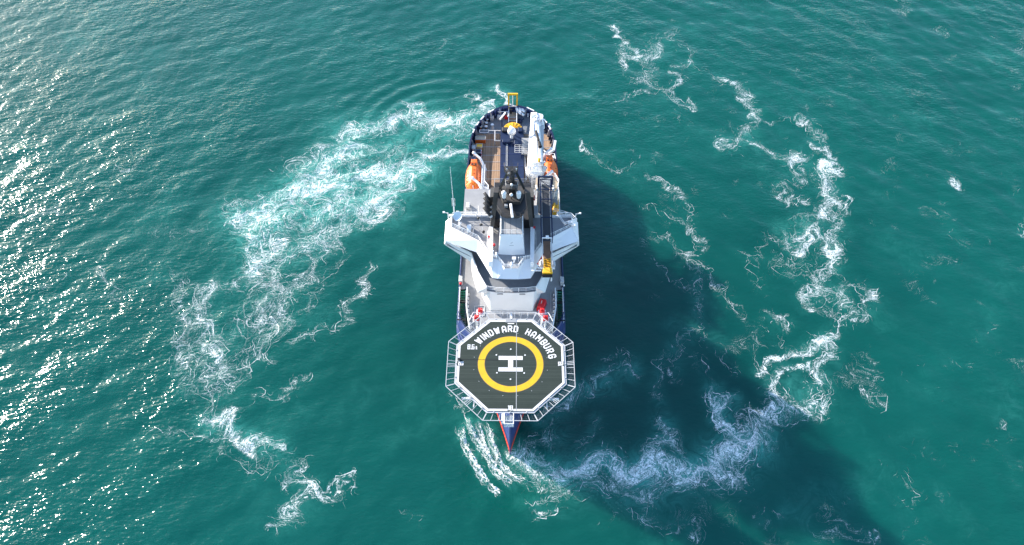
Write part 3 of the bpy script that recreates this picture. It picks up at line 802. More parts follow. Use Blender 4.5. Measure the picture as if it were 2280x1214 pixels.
wb = N('ShaderNodeBsdfPrincipled')
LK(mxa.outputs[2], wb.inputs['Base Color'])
LK(attr_('rough', 'Fac'), wb.inputs['Roughness'])
wb.inputs['IOR'].default_value = 1.333
wb.inputs['Specular IOR Level'].default_value = 0.42
wb.subsurface_method = 'BURLEY'
wb.inputs['Subsurface Weight'].default_value = 1.0
wb.inputs['Subsurface Radius'].default_value = (1.0, 1.0, 1.0)
wb.inputs['Subsurface Scale'].default_value = 9.0
LK(bp.outputs[0], wb.inputs['Normal'])
fb = N('ShaderNodeBsdfPrincipled')
fb.inputs['Base Color'].default_value = (0.88, 0.90, 0.90, 1)
fb.inputs['Roughness'].default_value = 0.75
LK(bp.outputs[0], fb.inputs['Normal'])
ms = N('ShaderNodeMixShader')
LK(cov, ms.inputs[0]); LK(wb.outputs[0], ms.inputs[1]); LK(fb.outputs[0], ms.inputs[2])
out = N('ShaderNodeOutputMaterial'); LK(ms.outputs[0], out.inputs['Surface'])
me.materials.append(mt)

# ------------------------------------------------------------------ threads of foam floating on the surface
fr_ = np.random.default_rng(77)
(v1x, v1y), (v2x, v2y) = VEL
ps3 = field(1.3, 3.2, 61); g3y, g3x = np.gradient(ps3, STEP); s3 = 1 / np.sqrt((g3x ** 2 + g3y ** 2).mean())
vfx, vfy = (v1x * 0.5 + v2x * 0.7) * still - g3y * s3 * 0.9, (v1y * 0.5 + v2y * 0.7) * still + g3x * s3 * 0.9
dispx, dispy = px - CX_, py - CY_
FV, FF, FA, fbase = [], [], [], 0


def ribbons(Q, Wd, fade, hard=False):
    """Q: (n, k, 2) paths, Wd: (n, k) widths"""
    global fbase
    n, k = Q.shape[:2]
    T = np.gradient(Q, axis=1); T /= np.linalg.norm(T, axis=2, keepdims=True) + 1e-9
    Nn = np.stack([-T[..., 1], T[..., 0]], 2) * (Wd[..., None] / 2)
    z = sample(zz_core, Q[..., 0], Q[..., 1]) + 0.03 + fr_.random((n, 1)) * 0.03
    A = np.concatenate([Q - Nn, z[..., None]], 2); B = np.concatenate([Q + Nn, z[..., None]], 2)
    V = np.stack([A, B], 2).reshape(-1, 3)               # n, k, 2
    i = (np.arange(n)[:, None] * k + np.arange(k - 1)[None, :]) * 2 + fbase
    f = np.stack([i, i + 2, i + 3, i + 1], 2).reshape(-1, 4)
    u__ = np.linspace(0, 1, k)[None, :]
    al = fade * (np.ones((1, k)) if hard else np.clip(np.sin(math.pi * u__) * 1.25, 0, 1))
    FA.append(np.repeat(al.reshape(-1), 2)); FV.append(V); FF.append(f); fbase += len(V)


def smooth_path(pts, it=2):
    P_ = np.array(pts, float)
    for _ in range(it):
        if len(P_) < 3: break
        a_, b_ = P_[:-1], P_[1:]
        m_ = np.empty((2 * len(a_), 2)); m_[0::2] = a_ * 0.75 + b_ * 0.25; m_[1::2] = a_ * 0.25 + b_ * 0.75
        P_ = np.concatenate([P_[:1], m_, P_[-1:]])
    return P_


def along(P_, s_):
    d = np.hypot(*np.diff(P_, axis=0).T); c = np.concatenate([[0], np.cumsum(d)])
    x = np.interp(s_, c, P_[:, 0]); y = np.interp(s_, c, P_[:, 1])
    e = 0.4
    tx = np.interp(s_ + e, c, P_[:, 0]) - np.interp(s_ - e, c, P_[:, 0]); ty = np.interp(s_ + e, c, P_[:, 1]) - np.interp(s_ - e, c, P_[:, 1])
    q = np.hypot(tx, ty) + 1e-9
    return x, y, tx / q, ty / q, c[-1]


K_ = 13
for wdt, st, ae, rg, pts in FOAM:
    if st < 0.3: continue
    P_ = smooth_path(pts)
    L_ = along(P_, np.array([0.0]))[4]
    if L_ < 0.3: continue
    n = int(np.clip(L_ * (wdt + 0.5) * 2 * 1.5 * st ** 2.2, 4, 380))
    s_ = fr_.random(n) * L_
    x, y, tx, ty, _ = along(P_, s_)
    off = fr_.normal(size=n) * (wdt * 0.62 + 0.10)
    qx, qy = x - ty * off, y + tx * off
    kd = 0.30 + fr_.normal(size=n) * 0.05
    qx, qy = qx - kd * sample(dispx, qx, qy), qy - kd * sample(dispy, qx, qy)
    sgn = np.where(fr_.random(n) < 0.5, -1.0, 1.0)
    dx_, dy_ = tx * sgn, ty * sgn
    hstep = 0.05 + 0.16 * fr_.random(n) ** 1.8
    Q = np.empty((n, K_, 2))
    spin = fr_.normal(size=n) * 0.10
    for k in range(K_):
        Q[:, k, 0], Q[:, k, 1] = qx, qy
        ux, uy = sample(vfx, qx, qy), sample(vfy, qx, qy)
        dx_, dy_ = dx_ + 0.45 * ux * sgn - spin * dy_, dy_ + 0.45 * uy * sgn + spin * dx_
        q = np.hypot(dx_, dy_) + 1e-9; dx_, dy_ = dx_ / q, dy_ / q
        qx, qy = qx + dx_ * hstep, qy + dy_ * hstep
    u_ = np.linspace(0, 1, K_)[None, :]
    wd = (0.022 + 0.085 * fr_.random((n, 1)) ** 3.0) * (0.55 + 0.6 * st) * np.sin(math.pi * (0.06 + 0.88 * u_)) ** 0.6
    wd = wd * (0.65 + 0.7 * fr_.random((n, K_)))
    ribbons(Q, wd, (0.22 + 0.78 * fr_.random((n, 1)) ** 1.5) * (0.25 + 0.75 * min(1, st) ** 1.5))
    # long continuous strings down the middle
    m_ = max(6, int(L_ / 0.35)); nt_ = (2 + int(wdt > 0.9) + 2 * int(wdt > 2.0)) if st >= 0.5 else 0
    ss = np.linspace(0, L_, m_)
    x, y, tx, ty, _ = along(P_, ss)
    for q_ in range(nt_):
        ph = fr_.random(4) * 6.28
        lat = (wdt * 0.9 + 0.35) * (np.sin(ss * 0.35 + ph[0]) * 0.6 + np.sin(ss * 0.9 + ph[1]) * 0.35) + 0.22 * np.sin(ss * 2.3 + ph[2]) + 0.10 * np.sin(ss * 5.1 + ph[0])
        X_, Y_ = x - ty * lat, y + tx * lat
        X_, Y_ = X_ - 0.30 * sample(dispx, X_, Y_), Y_ - 0.30 * sample(dispy, X_, Y_)
        ww = (0.035 + 0.085 * st * st) * np.clip(0.5 + 0.6 * np.sin(ss * 1.1 + ph[3]) + 0.45 * fr_.normal(size=m_), 0.04, 1.6)
        ww[0] *= 0.2; ww[-1] *= 0.2
        fd_ = np.clip(0.62 + 0.45 * np.sin(ss * 0.5 + ph[1]) + 0.25 * fr_.normal(size=m_), 0.0, 1)[None] * (0.3 + 0.7 * st)
        ribbons(np.stack([X_, Y_], 1)[None], ww[None], fd_, True)
    if rg >= 0.35:                                       # breaking crests: broad ragged bands
        m2 = max(12, int(L_ / 0.12)); s2 = np.linspace(0, L_, m2)
        x, y, tx, ty, _ = along(P_, s2)
        for q_ in range(9):
            wob = fr_.normal(size=m2); wob = np.convolve(wob, np.ones(5) / 5, 'same')
            o_ = (q_ - 1.5) * 0.13 + 0.28 * wob + 0.10 * np.sin(s2 * 1.7 + q_)
            env = np.clip(np.sin(math.pi * np.linspace(0.02, 0.98, m2)) * 1.6, 0, 1)
            w2 = (0.10 + 0.22 * rg) * env * (0.55 + 0.75 * np.linspace(0, 1, m2)) * np.clip(0.75 + 0.55 * fr_.normal(size=m2), 0.1, 1.9) * (1.0 if q_ < 4 else 0.55)
            ribbons(np.stack([x + ty * o_, y - tx * o_], 1)[None], w2[None], np.full((1, m2), 0.95 if q_ < 4 else 0.6), True)
FV = np.concatenate(FV); FF = np.concatenate(FF)
fm = bpy.data.meshes.new('foam')
fm.vertices.add(len(FV)); fm.vertices.foreach_set('co', FV.astype(np.float32).ravel())
fm.loops.add(FF.size); fm.loops.foreach_set('vertex_index', FF.astype(np.int32).ravel())
fm.polygons.add(len(FF))
fm.polygons.foreach_set('loop_start', np.arange(0, FF.size, 4, dtype=np.int32)); fm.polygons.foreach_set('loop_total', np.full(len(FF), 4, dtype=np.int32))
fm.update(calc_edges=True)
fa_ = fm.attributes.new('fade', 'FLOAT', 'POINT'); fa_.data.foreach_set('value', np.concatenate(FA).astype(np.float32))
fmt = bpy.data.materials.new('sea_foam'); fmt.use_nodes = True
b_ = fmt.node_tree.nodes['Principled BSDF']
b_.inputs['Base Color'].default_value = (0.78, 0.80, 0.80, 1); b_.inputs['Roughness'].default_value = 0.8
nz = fmt.node_tree.nodes.new('ShaderNodeTexNoise'); nz.inputs['Scale'].default_value = 2.2; nz.inputs['Detail'].default_value = 3
ge = fmt.node_tree.nodes.new('ShaderNodeNewGeometry'); fmt.node_tree.links.new(ge.outputs['Position'], nz.inputs['Vector'])
mr = fmt.node_tree.nodes.new('ShaderNodeMapRange'); mr.inputs[1].default_value = 0.35; mr.inputs[2].default_value = 0.6; mr.inputs[3].default_value = 0.3; mr.inputs[4].default_value = 1.0
fmt.node_tree.links.new(nz.outputs['Fac'], mr.inputs[0]); an_ = fmt.node_tree.nodes.new('ShaderNodeAttribute'); an_.attribute_name = 'fade'
ml_ = fmt.node_tree.nodes.new('ShaderNodeMath'); ml_.operation = 'MULTIPLY'
fmt.node_tree.links.new(mr.outputs[0], ml_.inputs[0]); fmt.node_tree.links.new(an_.outputs['Fac'], ml_.inputs[1]); fmt.node_tree.links.new(ml_.outputs[0], b_.inputs['Alpha'])
fm.materials.append(fmt)
foam_o = bpy.data.objects.new('foam', fm); col.objects.link(foam_o)
tag(foam_o, 'white threads of foam drifting in curls on the teal sea', 'foam', kind='stuff')
print('foam quads', len(FF))

# ------------------------------------------------------------------ the ship: bow at y = 0, stern at y = 86, waterline z = 0
ship = empty('offshore_service_ship', (0, 43, 0))
tag(ship, 'large blue and white offshore service ship with a green helideck over its bow', 'ship')


def stem(z):
    return 0.42 * z + 0.012 * z * z


def hb(y, z):
    """half breadth of the hull"""
    B = float(np.interp(z, [-2, 0, 3, 6, 8, 10, 12, 13.2], [9.3, 9.9, 10.4, 10.5, 10.45, 10.2, 9.9, 9.75]))
    y0 = stem(max(z, 0.0))
    q6 = min(1.0, max(0.0, z) / 6.0)
    Lb = 38.0 + (22.0 - y0 * 0.75 - 38.0) * q6
    ga = 1.0 - 0.7 * q6; gc = -(2.0 - ga); gb = 1.0 - ga - gc
    t = (y - y0) / Lb
    if t <= 0: return 0.0
    g = 1.0 if t >= 1 else ga * t + gb * t * t + gc * t ** 3
    b = B * g
    if y > 70:
        ye = 86.0 + min(0, (z - 7)) * 0.35 * (1 if z < 7 else 0)
        q = (y - 70) / (ye - 70)
        if q >= 1: return 0.0
        b = min(b, B * (1 - q ** 2.25) ** 0.5)
    if y > 50:
        b -= min(1, (y - 50) / 20) * 0.42
    return max(b, 0.0)


def ys_for(z):
    ye = 86.0 + min(0, (z - 7)) * 0.35 * (1 if z < 7 else 0)
    a = stem(max(z, 0.0))
    f = np.linspace(a, a + 4, 9)[:-1]
    mid_s = np.linspace(a + 4, 70, 30)[:-1]
    q = 70 + (ye - 70) * np.sin(np.linspace(0, math.pi / 2, 18))
    return np.concatenate([f, mid_s, q])


def loft(zs, off=0.0):
    """both sides of the hull between given heights"""
    mb = MB()
    rows = []
    for z in zs:
        row = [(-(hb(y, z) + (off if 0 < hb(y, z) else 0)), y, z) for y in ys_for(z)]
        rows.append(row)
    n = len(rows[0])
    for sgn in (1, -1):
        base = len(mb.v)
        for r in rows: mb.v += [(x * sgn, y, z) for x, y, z in r]
        for j in range(len(rows) - 1):
            for k in range(n - 1):
                q = (base + j * n + k, base + j * n + k + 1, base + (j + 1) * n + k + 1, base + (j + 1) * n + k)
                mb.f.append(q[::-1] if sgn == 1 else q)
    return mb


hull_mb = loft([0.75, 2, 3.5, 5, 6.5, 8.0])
# upper plating: full height forward, low bulwark aft
up_z = [8.0, 9.3]
up = loft(up_z)
hull_mb.f += [tuple(i + len(hull_mb.v) for i in f) for f in up.f]; hull_mb.v += up.v
HULL = ob('hull', hull_mb, 'hull_blue', ship, smooth=True, solid=0.16)
ob('boot_top', loft([-1.5, 0.0, 0.75], 0.02), 'boot_red', ship, smooth=True)
# forecastle sides 9.6 - 12.9, ending at y = 52
fs = MB()
for sgn in (1, -1):
    ysl = [y for y in np.linspace(stem(12.9), 52.5, 46)]
    base = len(fs.v); nz = 4
    for z in np.linspace(9.3, 12.25, nz):
        y0 = stem(z)
        for y in ysl:
            yy = y0 + (y - ysl[0]) * (52.5 - y0) / (52.5 - ysl[0])
            fs.v.append((-sgn * hb(yy, z), yy, z))
    n = len(ysl)
    for j in range(nz - 1):
        for k in range(n - 1):
            q = (base + j * n + k, base + j * n + k + 1, base + (j + 1) * n + k + 1, base + (j + 1) * n + k)
            fs.f.append(q[::-1] if sgn == 1 else q)
ob('forecastle_side', fs, 'hull_blue', ship, smooth=True, solid=0.12)
# stem bar and bow ridge
sb = MB()
for a_, b_ in zip(np.linspace(0, 12, 13)[:-1], np.linspace(0, 12, 13)[1:]):
    sb.bar((0, stem(a_) - 0.02, a_), (0, stem(b_) - 0.02, b_), 0.22, 0.22)
ob('stem_bar', sb, 'hull_blue', ship)

def deck_poly(z, y0, y1, ins=0.12, n=40, xmax=99, fn=None):
    if y1 <= 70: ys = list(np.linspace(y0, y1, n))
    elif y0 >= 70: ys = [y0 + (y1 - y0) * math.sin(t) for t in np.linspace(0, math.pi / 2, n // 2)]
    else: ys = list(np.linspace(y0, 70, n // 2)) + list(70 + (y1 - 70) * np.sin(np.linspace(0.05, math.pi / 2, n // 2)))
    L = [(-min(xmax if fn is None else fn(y), max(0.02, hb(y, z) - ins)), y) for y in ys]
    return L + [(-x, y) for x, y in reversed(L)]


# forecastle deck, narrower where the side stairs go down
def fore_x(y):
    return 8.5 - max(0, (24 - y)) * 0.155 if y < 28.6 else 99


FORE = ob('forecastle_deck', MB().slab(deck_poly(12, 7.5, 28.59, fn=fore_x) , 11.8, 12.0), 'deck', ship)
ob('side_deck', MB().slab(deck_poly(12, 28.6, 52.4, ins=0.14), 11.8, 12.003), 'deck', ship)
ob('mooring_deck', MB().slab(deck_poly(8.8, 8.0, 29.4, ins=0.25), 8.6, 8.8), 'green_deck', ship)
ob('forecastle_wall', MB().prism([(x, y, 8.81) for x, y in deck_poly(12, 7.5, 28.55, fn=lambda y: fore_x(y) - 0.06)],
                                 [(x, y, 11.79) for x, y in deck_poly(12, 7.5, 28.55, fn=lambda y: fore_x(y) - 0.06)]), 'white', ship)
# white coaming along the inner edge of the stair wells
for sg in (-1, 1):
    c = MB()
    prev = None
    for y in np.linspace(18.6, 28.2, 12):
        p = (sg * (fore_x(y) - 0.08), y, 12.55)
        if prev: c.bar(prev, p, 0.20, 1.1)
        prev = p
    cm = ob('stair_well_coaming', c, 'white', ship)
    for y in np.linspace(19.4, 27, 9):
        k = MB().box(sg * (fore_x(y) - 0.40) - 0.12, sg * (fore_x(y) - 0.40) + 0.12, y - 0.10, y + 0.10, 12.01, 12.6)
        ob('coaming_bracket', k, 'white', cm)
    # stair
    st = ob('side_stair', MB().bar((sg * 8.72, 28.3, 11.9), (sg * 8.72, 21.4, 8.9), 0.08, 0.3).bar((sg * 9.78, 28.3, 11.9), (sg * 9.78, 21.4, 8.9), 0.08, 0.3), 'white_frame', ship)
    for q in range(15):
        t = (q + 0.5) / 15
        y = 28.3 - 6.9 * t; z = 11.9 - 3.0 * t
        ob('step', MB().box(sg * 9.25 - 0.49, sg * 9.25 + 0.49, y - 0.16, y + 0.16, z - 0.03, z + 0.03), 'green', st)
    # landing hand rails and dark frames across the well
    r = MB().rail([(sg * 9.8, 28.3, 12.0), (sg * 9.8, 25.4, 11.8), (sg * 9.85, 21.5, 10.9)], 1.0, 1.4, 0.05, 2)
    ob('stair_rail', r, 'white_frame', st)
    for y in (25.2, 21.0):
        b = MB().bar((sg * 8.45, y, 12.2), (sg * 10.05, y + 0.25, 12.2), 0.16, 0.2)
        b.bar((sg * 8.45, y + 0.2, 12.2), (sg * 10.0, y + 1.1, 12.2), 0.08, 0.1)
        ob('cross_frame', b, 'rubber', st)
    # bulwark cap
    cap = MB(); prev = None
    for y in np.linspace(13.5, 52, 60):
        p = (sg * (hb(y, 12.25) - 0.04), y, 12.27)
        if prev: cap.bar(prev, p, 0.24, 0.06)
        prev = p
    ob('bulwark_cap', cap, 'navy', ship)
# navigation light housing with a red life buoy beside the starboard rail
for sg in (-1, 1):
    lb = ob('light_housing', MB().slab([(sg * 9.75 - 0.35, 29.4), (sg * 9.75 + 0.35, 29.4), (sg * 9.75 + 0.35, 30.7), (sg * 9.75 - 0.35, 30.9)], 12.02, 13.3), 'light_grey', ship, bevel=0.06)
    if sg < 0:
        ob('navigation_light', MB().dome((sg * 9.72, 29.1, 13.0), 0.26), 'red', lb, smooth=True)
    else:
        ob('navigation_light', MB().dome((sg * 10.05, 28.9, 12.9), 0.2), 'white_frame', lb, smooth=True)

# deck hatch and pipe frame on the foredeck
ob('deck_hatch', MB().box(-5.9, -5.25, 22.6, 23.5, 12.02, 12.1), 'grey', FORE)
ob('deck_pipe', MB().tube([(-6.9, 19.2, 12.08), (-6.9, 24.4, 12.08), (-5.0, 24.5, 12.08), (-5.0, 22.2, 12.08), (-6.2, 22.2, 12.08)], 0.06).tube([(-6.9, 19.2, 12.08), (-6.2, 19.1, 12.08)], 0.06), 'light_grey', FORE)
ob('deck_pipe', MB().tube([(5.5, 22.0, 12.08), (7.4, 23.5, 12.08), (7.6, 28.0, 12.08)], 0.05), 'light_grey', FORE)

# ---------------------------------------------------------------- front house
fh = MB()
zb, zt = 12.0, 17.35
base = [(-3.93, 23.5), (4.04, 23.5), (5.35, 26.5), (6.6, 31), (6.6, 37), (-6.6, 37), (-6.6, 31), (-5.45, 26.5)]
top = [(-3.90, 23.95), (4.20, 23.95), (4.75, 24.6), (6.3, 29), (6.3, 37), (-6.3, 37), (-6.3, 29), (-4.75, 24.6)]
fh.prism([(x, y, zb) for x, y in base], [(x, y, zt) for x, y in top])
FH = ob('front_house', fh, 'white', ship)
for x in (-2.05, 2.05):
    ob('port_light', MB().slab([(x - 0.55, 23.80), (x + 0.55, 23.80), (x + 0.45, 23.9), (x - 0.45, 23.9)], 16.55, 16.85), 'grey', FH)
# aft house below the wings, full beam
AH = ob('aft_house', MB().slab([(-9.72, 37.0), (9.72, 37.0), (9.62, 51.2), (-9.62, 51.2)], 12.01, 15.9), 'white', ship)
ob('house_roof', MB().slab([(-9.8, 36.9), (9.8, 36.9), (9.7, 51.4), (-9.7, 51.4)], 15.9, 16.0), 'deck', AH)
ob('railing', MB().rail([(9.6, 40, 16.0), (9.5, 51.2, 16.0), (7.5, 51.2, 16.0)], 1.0, 1.6, 0.04, 3), 'white_frame', AH)
for y in np.linspace(38.8, 50, 7):
    for x_ in (-9.765, 9.765):
        ob('cabin_window', MB().box(x_ - 0.035, x_ + 0.035, y - 0.5, y + 0.5, 13.3, 14.2), 'glass', AH)
# vents and boxes on the aft house roof
ob('roof_vent', MB().box(-5.6, -4.9, 44.8, 45.8, 16.01, 16.8), 'light_grey', AH, bevel=0.05)
ob('roof_vent', MB().box(-9.2, -8.5, 45.6, 47.0, 16.01, 16.7), 'light_grey', AH, bevel=0.05)

# ---------------------------------------------------------------- bridge deck and its bulwarks
bd = [(-4.4, 24.0), (-2.7, 23.72), (0, 23.6), (2.7, 23.72), (4.4, 24.0), (6.2, 27.6), (7.55, 32.0), (12.5, 35.0), (12.7, 38.4), (-12.7, 38.4), (-12.5, 35.0), (-7.55, 32.0), (-6.2, 27.6)]
ob('bridge_deck', MB().slab(bd, 17.36, 17.5), 'deck_dark', ship)
fr = [(-4.55, 24.2), (-2.7, 23.86), (0, 23.74), (2.7, 23.86), (4.55, 24.2)]
ob('front_railing', MB().rail([(x, y, 17.5) for x, y in fr], 1.15, 1.35, 0.05, 3), 'white_frame', ship)
for sg in (-1, 1):
    tp = [(-12.62, 38.5, 18.6), (-12.55, 35.0, 18.6), (-7.63, 32.05, 18.6), (-6.29, 27.6, 18.6), (-4.55, 24.0, 18.6)]
    bt = [(-12.95, 38.5, 16.4), (-12.92, 35.95, 16.4), (-7.75, 32.1, 16.0), (-7.10, 28.6, 15.6), (-6.15, 25.1, 15.6)]
    tin = [(-12.45, 38.5, 18.6), (-12.40, 35.1, 18.6), (-7.50, 32.15, 18.6), (-6.14, 27.65, 18.6), (-4.40, 24.05, 18.6)]
    tp2 = [(x * -sg, y, z) for x, y, z in tp]; bt2 = [(x * -sg, y, z) for x, y, z in bt]; ti2 = [(x * -sg, y, z) for x, y, z in tin]
    names = ['wing_bulwark', 'wing_bulwark', 'bridge_bulwark', 'bridge_bulwark']
    for k in range(4):
        q = MB()
        bi = [Vector(p) + Vector((0.15 * sg, 0.05, 0)) for p in bt2]
        q.prism([bt2[k], bt2[k + 1], bi[k + 1], bi[k]], [tp2[k], tp2[k + 1], ti2[k + 1], ti2[k]])
        ob(names[k], q, 'white', ship)
    # front end of the bulwark
    c = MB()
    a1, a2, a3 = Vector(tp2[4]), Vector(bt2[4]), Vector((sg * 4.55, 24.85, 15.6))
    c.quad(a2, a3, a1) if sg > 0 else c.quad(a3, a2, a1)
    ob('bulwark_end', c, 'white', ship, solid=0.05)
    # rail on the low wing bulwark
    ob('wing_rail', MB().tube([(sg * 12.45, 35.3, 18.9), (sg * 7.7, 32.4, 18.9)], 0.05).tube([(sg * 12.45, 35.5, 19.3), (sg * 7.7, 32.6, 19.3)], 0.05), 'white_frame', ship)
    # plating below the wing down to the house side
    und = MB()
    und.prism([(sg * 9.7, 36.8, 14.2), (sg * 9.7, 38.5, 14.2), (sg * 9.6, 38.5, 14.2), (sg * 9.6, 36.8, 14.2)],
              [(sg * 12.9, 36.0, 16.4), (sg * 12.9, 38.45, 16.4), (sg * 9.5, 38.45, 16.4), (sg * 9.5, 34.0, 16.4)])
    ob('wing_support', und, 'white', ship)

# bridge house: windows lean outward under the roof
b0 = [(-2.9, 27.3), (2.9, 27.3), (5.1, 32.5), (11.9, 36.2), (12.2, 38.2), (-12.2, 38.2), (-11.9, 36.2), (-5.1, 32.5)]
b1 = [(-3.2, 26.3), (3.2, 26.3), (5.7, 31.8), (12.2, 35.2), (12.4, 38.3), (-12.4, 38.3), (-12.2, 35.2), (-5.7, 31.8)]
BH = ob('bridge_house', MB().prism([(x, y, 17.51) for x, y in b0], [(x, y, 20.35) for x, y in b1]), 'white', ship)
for k in (7, 0, 1, 2, 6):
    A0, A1 = Vector((*b0[k], 17.51)), Vector((*b0[(k + 1) % 8], 17.51))
    B0, B1 = Vector((*b1[k], 20.35)), Vector((*b1[(k + 1) % 8], 20.35))
    nwin = max(2, round((A1 - A0).length / 1.3))
    nrm = (A1 - A0).cross(B0 - A0).normalized() * 0.04
    for q in range(nwin):
        t0, t1 = (q + 0.08) / nwin, (q + 0.92) / nwin
        def PT_(t, h_): return A0.lerp(A1, t).lerp(B0.lerp(B1, t), h_) + nrm
        ob('bridge_window', MB().quad(PT_(t0, .34), PT_(t1, .34), PT_(t1, .9), PT_(t0, .9)), 'glass', BH, solid=0.03)

# bridge roof
rf = [(-11.42, 35.84), (-6.26, 32.6), (-4.0, 28.7), (-2.45, 28.15), (-1.25, 26.25), (1.25, 26.25), (2.45, 28.15), (4.0, 28.7), (6.26, 32.6), (11.42, 36.0), (11.5, 38.8), (-11.5, 38.8)]
RF = ob('bridge_roof', MB().slab(rf, 21.0, 21.2), 'deck', ship)
lowp = [(-12.6, 33.45, 20.4), (-6.45, 30.7, 20.4), (-3.45, 24.7, 20.4), (-2.5, 24.55, 20.4), (-1.2, 24.45, 20.4), (1.2, 24.45, 20.4), (2.5, 24.55, 20.4), (3.5, 24.7, 20.4), (6.45, 30.7, 20.4), (12.6, 33.7, 20.4)]
upp = [(-11.40, 35.88, 21.75), (-6.26, 32.6, 21.75), (-3.75, 28.3, 21.75), (-2.4, 28.0, 21.7), (-1.2, 26.1, 21.5), (1.2, 26.1, 21.5), (2.4, 28.0, 21.7), (3.6, 28.3, 21.75), (6.26, 32.6, 21.75), (11.40, 36.1, 21.75)]
for k in range(9):
    q = MB()
    l0, l1, u0, u1 = (Vector(p) for p in (lowp[k], lowp[k + 1], upp[k], upp[k + 1]))
    dn = Vector((0, 0.10, -0.14))
    q.prism([l0 + dn, l1 + dn, u1 + dn, u0 + dn], [l0, l1, u1, u0])
    ob('brow_plate', q, 'white', RF)
# plate between the lower brow edge and the centre platform
# wing ends and back edge
for sg in (-1, 1):
    we = [(sg * 12.62, 33.5, 20.4), (sg * 12.66, 38.4, 20.4), (sg * 12.0, 39.0, 20.4)]
    wt = [(sg * 11.40, 35.9, 21.75), (sg * 11.45, 38.4, 21.75), (sg * 11.2, 38.7, 21.75)]
    for k in range(2):
        a0, a1, c0, c1 = (Vector(p) for p in (we[k], we[k + 1], wt[k], wt[k + 1]))
        d_ = Vector((-sg * 0.15, 0, -0.1))
        pr = MB().prism([a0 + d_, a1 + d_, c1 + d_, c0 + d_], [a0, a1, c1, c0])
        ob('wing_end_plate', pr, 'white', RF)
    ob('wing_back_coaming', MB().box(min(sg * 4.4, sg * 11.5), max(sg * 4.4, sg * 11.5), 38.8, 39.0, 20.4, 21.75), 'white', RF)
    # railing following the brow
    ob('roof_railing', MB().rail([(sg * 11.2, 36.1, 21.2), (sg * 6.2, 33.0, 21.2), (sg * 4.15, 29.2, 21.2)], 1.25, 1.3, 0.05, 3), 'white_frame', RF)
    ob('roof_railing', MB().rail([(sg * 3.4, 28.25, 21.6), (sg * 2.4, 28.0, 21.6), (sg * 1.22, 26.2, 21.45), (sg * 0.05, 26.2, 21.45)], 1.05, 1.1, 0.05, 3), 'white_frame', RF)
    ob('roof_railing', MB().rail([(sg * 11.3, 38.85, 21.2), (sg * 8.0, 40.2, 21.2) if sg > 0 else (sg * 4.4, 38.9, 21.2)], 1.2, 1.4, 0.045, 3), 'white_frame', RF)
    # wing tip light brackets
    t_ = MB().cyl((sg * 12.1, 38.3, 21.0), (sg * 12.1, 38.3, 22.9), 0.07).cyl((sg * 12.1, 38.3, 22.8), (sg * 12.8, 38.5, 22.8), 0.06).box(sg * 12.9 - 0.2, sg * 12.9 + 0.2, 38.4, 38.65, 22.7, 22.95)
    ob('lamp_bracket', t_, 'white_frame', RF)
# right wing has a framed open corner
og = MB()
pts = [(8.6, 39.3, 22.3), (11.3, 39.0, 22.3), (12.3, 37.6, 22.3), (9.9, 36.6, 22.3), (8.6, 39.3, 22.3)]
og.tube(pts, 0.07); og.tube([(x, y, 21.8) for x, y, z in pts], 0.06)
for x, y, z in pts[:-1]: og.cyl((x, y, 21.2), (x, y, 22.3), 0.06)
ob('corner_frame', og, 'white_frame', RF)
ob('wing_box', MB().box(10.6, 11.5, 36.9, 37.5, 21.21, 21.9).box(11.6, 12.0, 35.9, 36.5, 21.3, 22.2), 'white', RF, bevel=0.04)

# small fittings on the forward platform
ob('forward_floodlight', MB().cyl((0.05, 25.9, 21.6), (0.05, 25.9, 22.9), 0.14).cyl((0.05, 25.7, 22.8), (0.05, 26.3, 22.9), 0.24), 'white_frame', RF, smooth=False)
ob('pedestal', MB().cyl((0.45, 27.6, 21.2), (0.55, 27.5, 22.2), 0.13).box(0.1, 0.8, 27.5, 28.0, 22.2, 22.5), 'white_frame', RF)
an = MB()
for k in range(5):
    x = 1.3 + 0.42 * k
    an.cyl((x, 27.9 + 0.1 * k, 21.2), (x, 27.9 + 0.1 * k, 22.3), 0.05).dome((x, 27.9 + 0.1 * k, 22.4), 0.12)
ob('antenna_row', an, 'white_frame', RF)
ob('search_light', MB().cyl((-3.35, 29.3, 21.2), (-3.35, 29.3, 22.6), 0.09).cyl((-2.75, 28.3, 21.2), (-2.75, 28.3, 22.9), 0.10).cyl((-2.75, 28.0, 22.8), (-2.75, 28.6, 22.9), 0.22), 'white_frame', RF)

# fins either side of the mast house, carrying the black legs
for sg in (-1, 1):
    f_ = MB().prism([(sg * 3.40, 26.6, 21.2), (sg * 4.15, 26.6, 21.2), (sg * 4.35, 35.2, 21.2), (sg * 3.45, 35.2, 21.2)],
                    [(sg * 3.42, 27.0, 22.2), (sg * 4.10, 27.0, 22.2), (sg * 4.25, 34.9, 22.9), (sg * 3.50, 34.9, 22.9)])
    F_ = ob('roof_fin', f_, 'white', ship)
    ob('fin_rail', MB().rail([(sg * 4.5, 28.6, 21.2), (sg * 4.5, 34.6, 21.2)], 1.0, 1.2, 0.035, 2), 'white_frame', F_)
    ob('horn', MB().lathe((sg * 4.2, 32.3 if sg < 0 else 34.7, 22.9), [(0.06, -0.25), (0.2, 0.0), (0.22, 0.25), (0.05, 0.3)], 10), 'red', F_)
    if sg < 0:
        ob('horn', MB().lathe((-3.25, 30.6, 22.6), [(0.10, -0.3), (0.26, 0.0), (0.24, 0.25), (0.05, 0.35)], 10), 'red', F_)
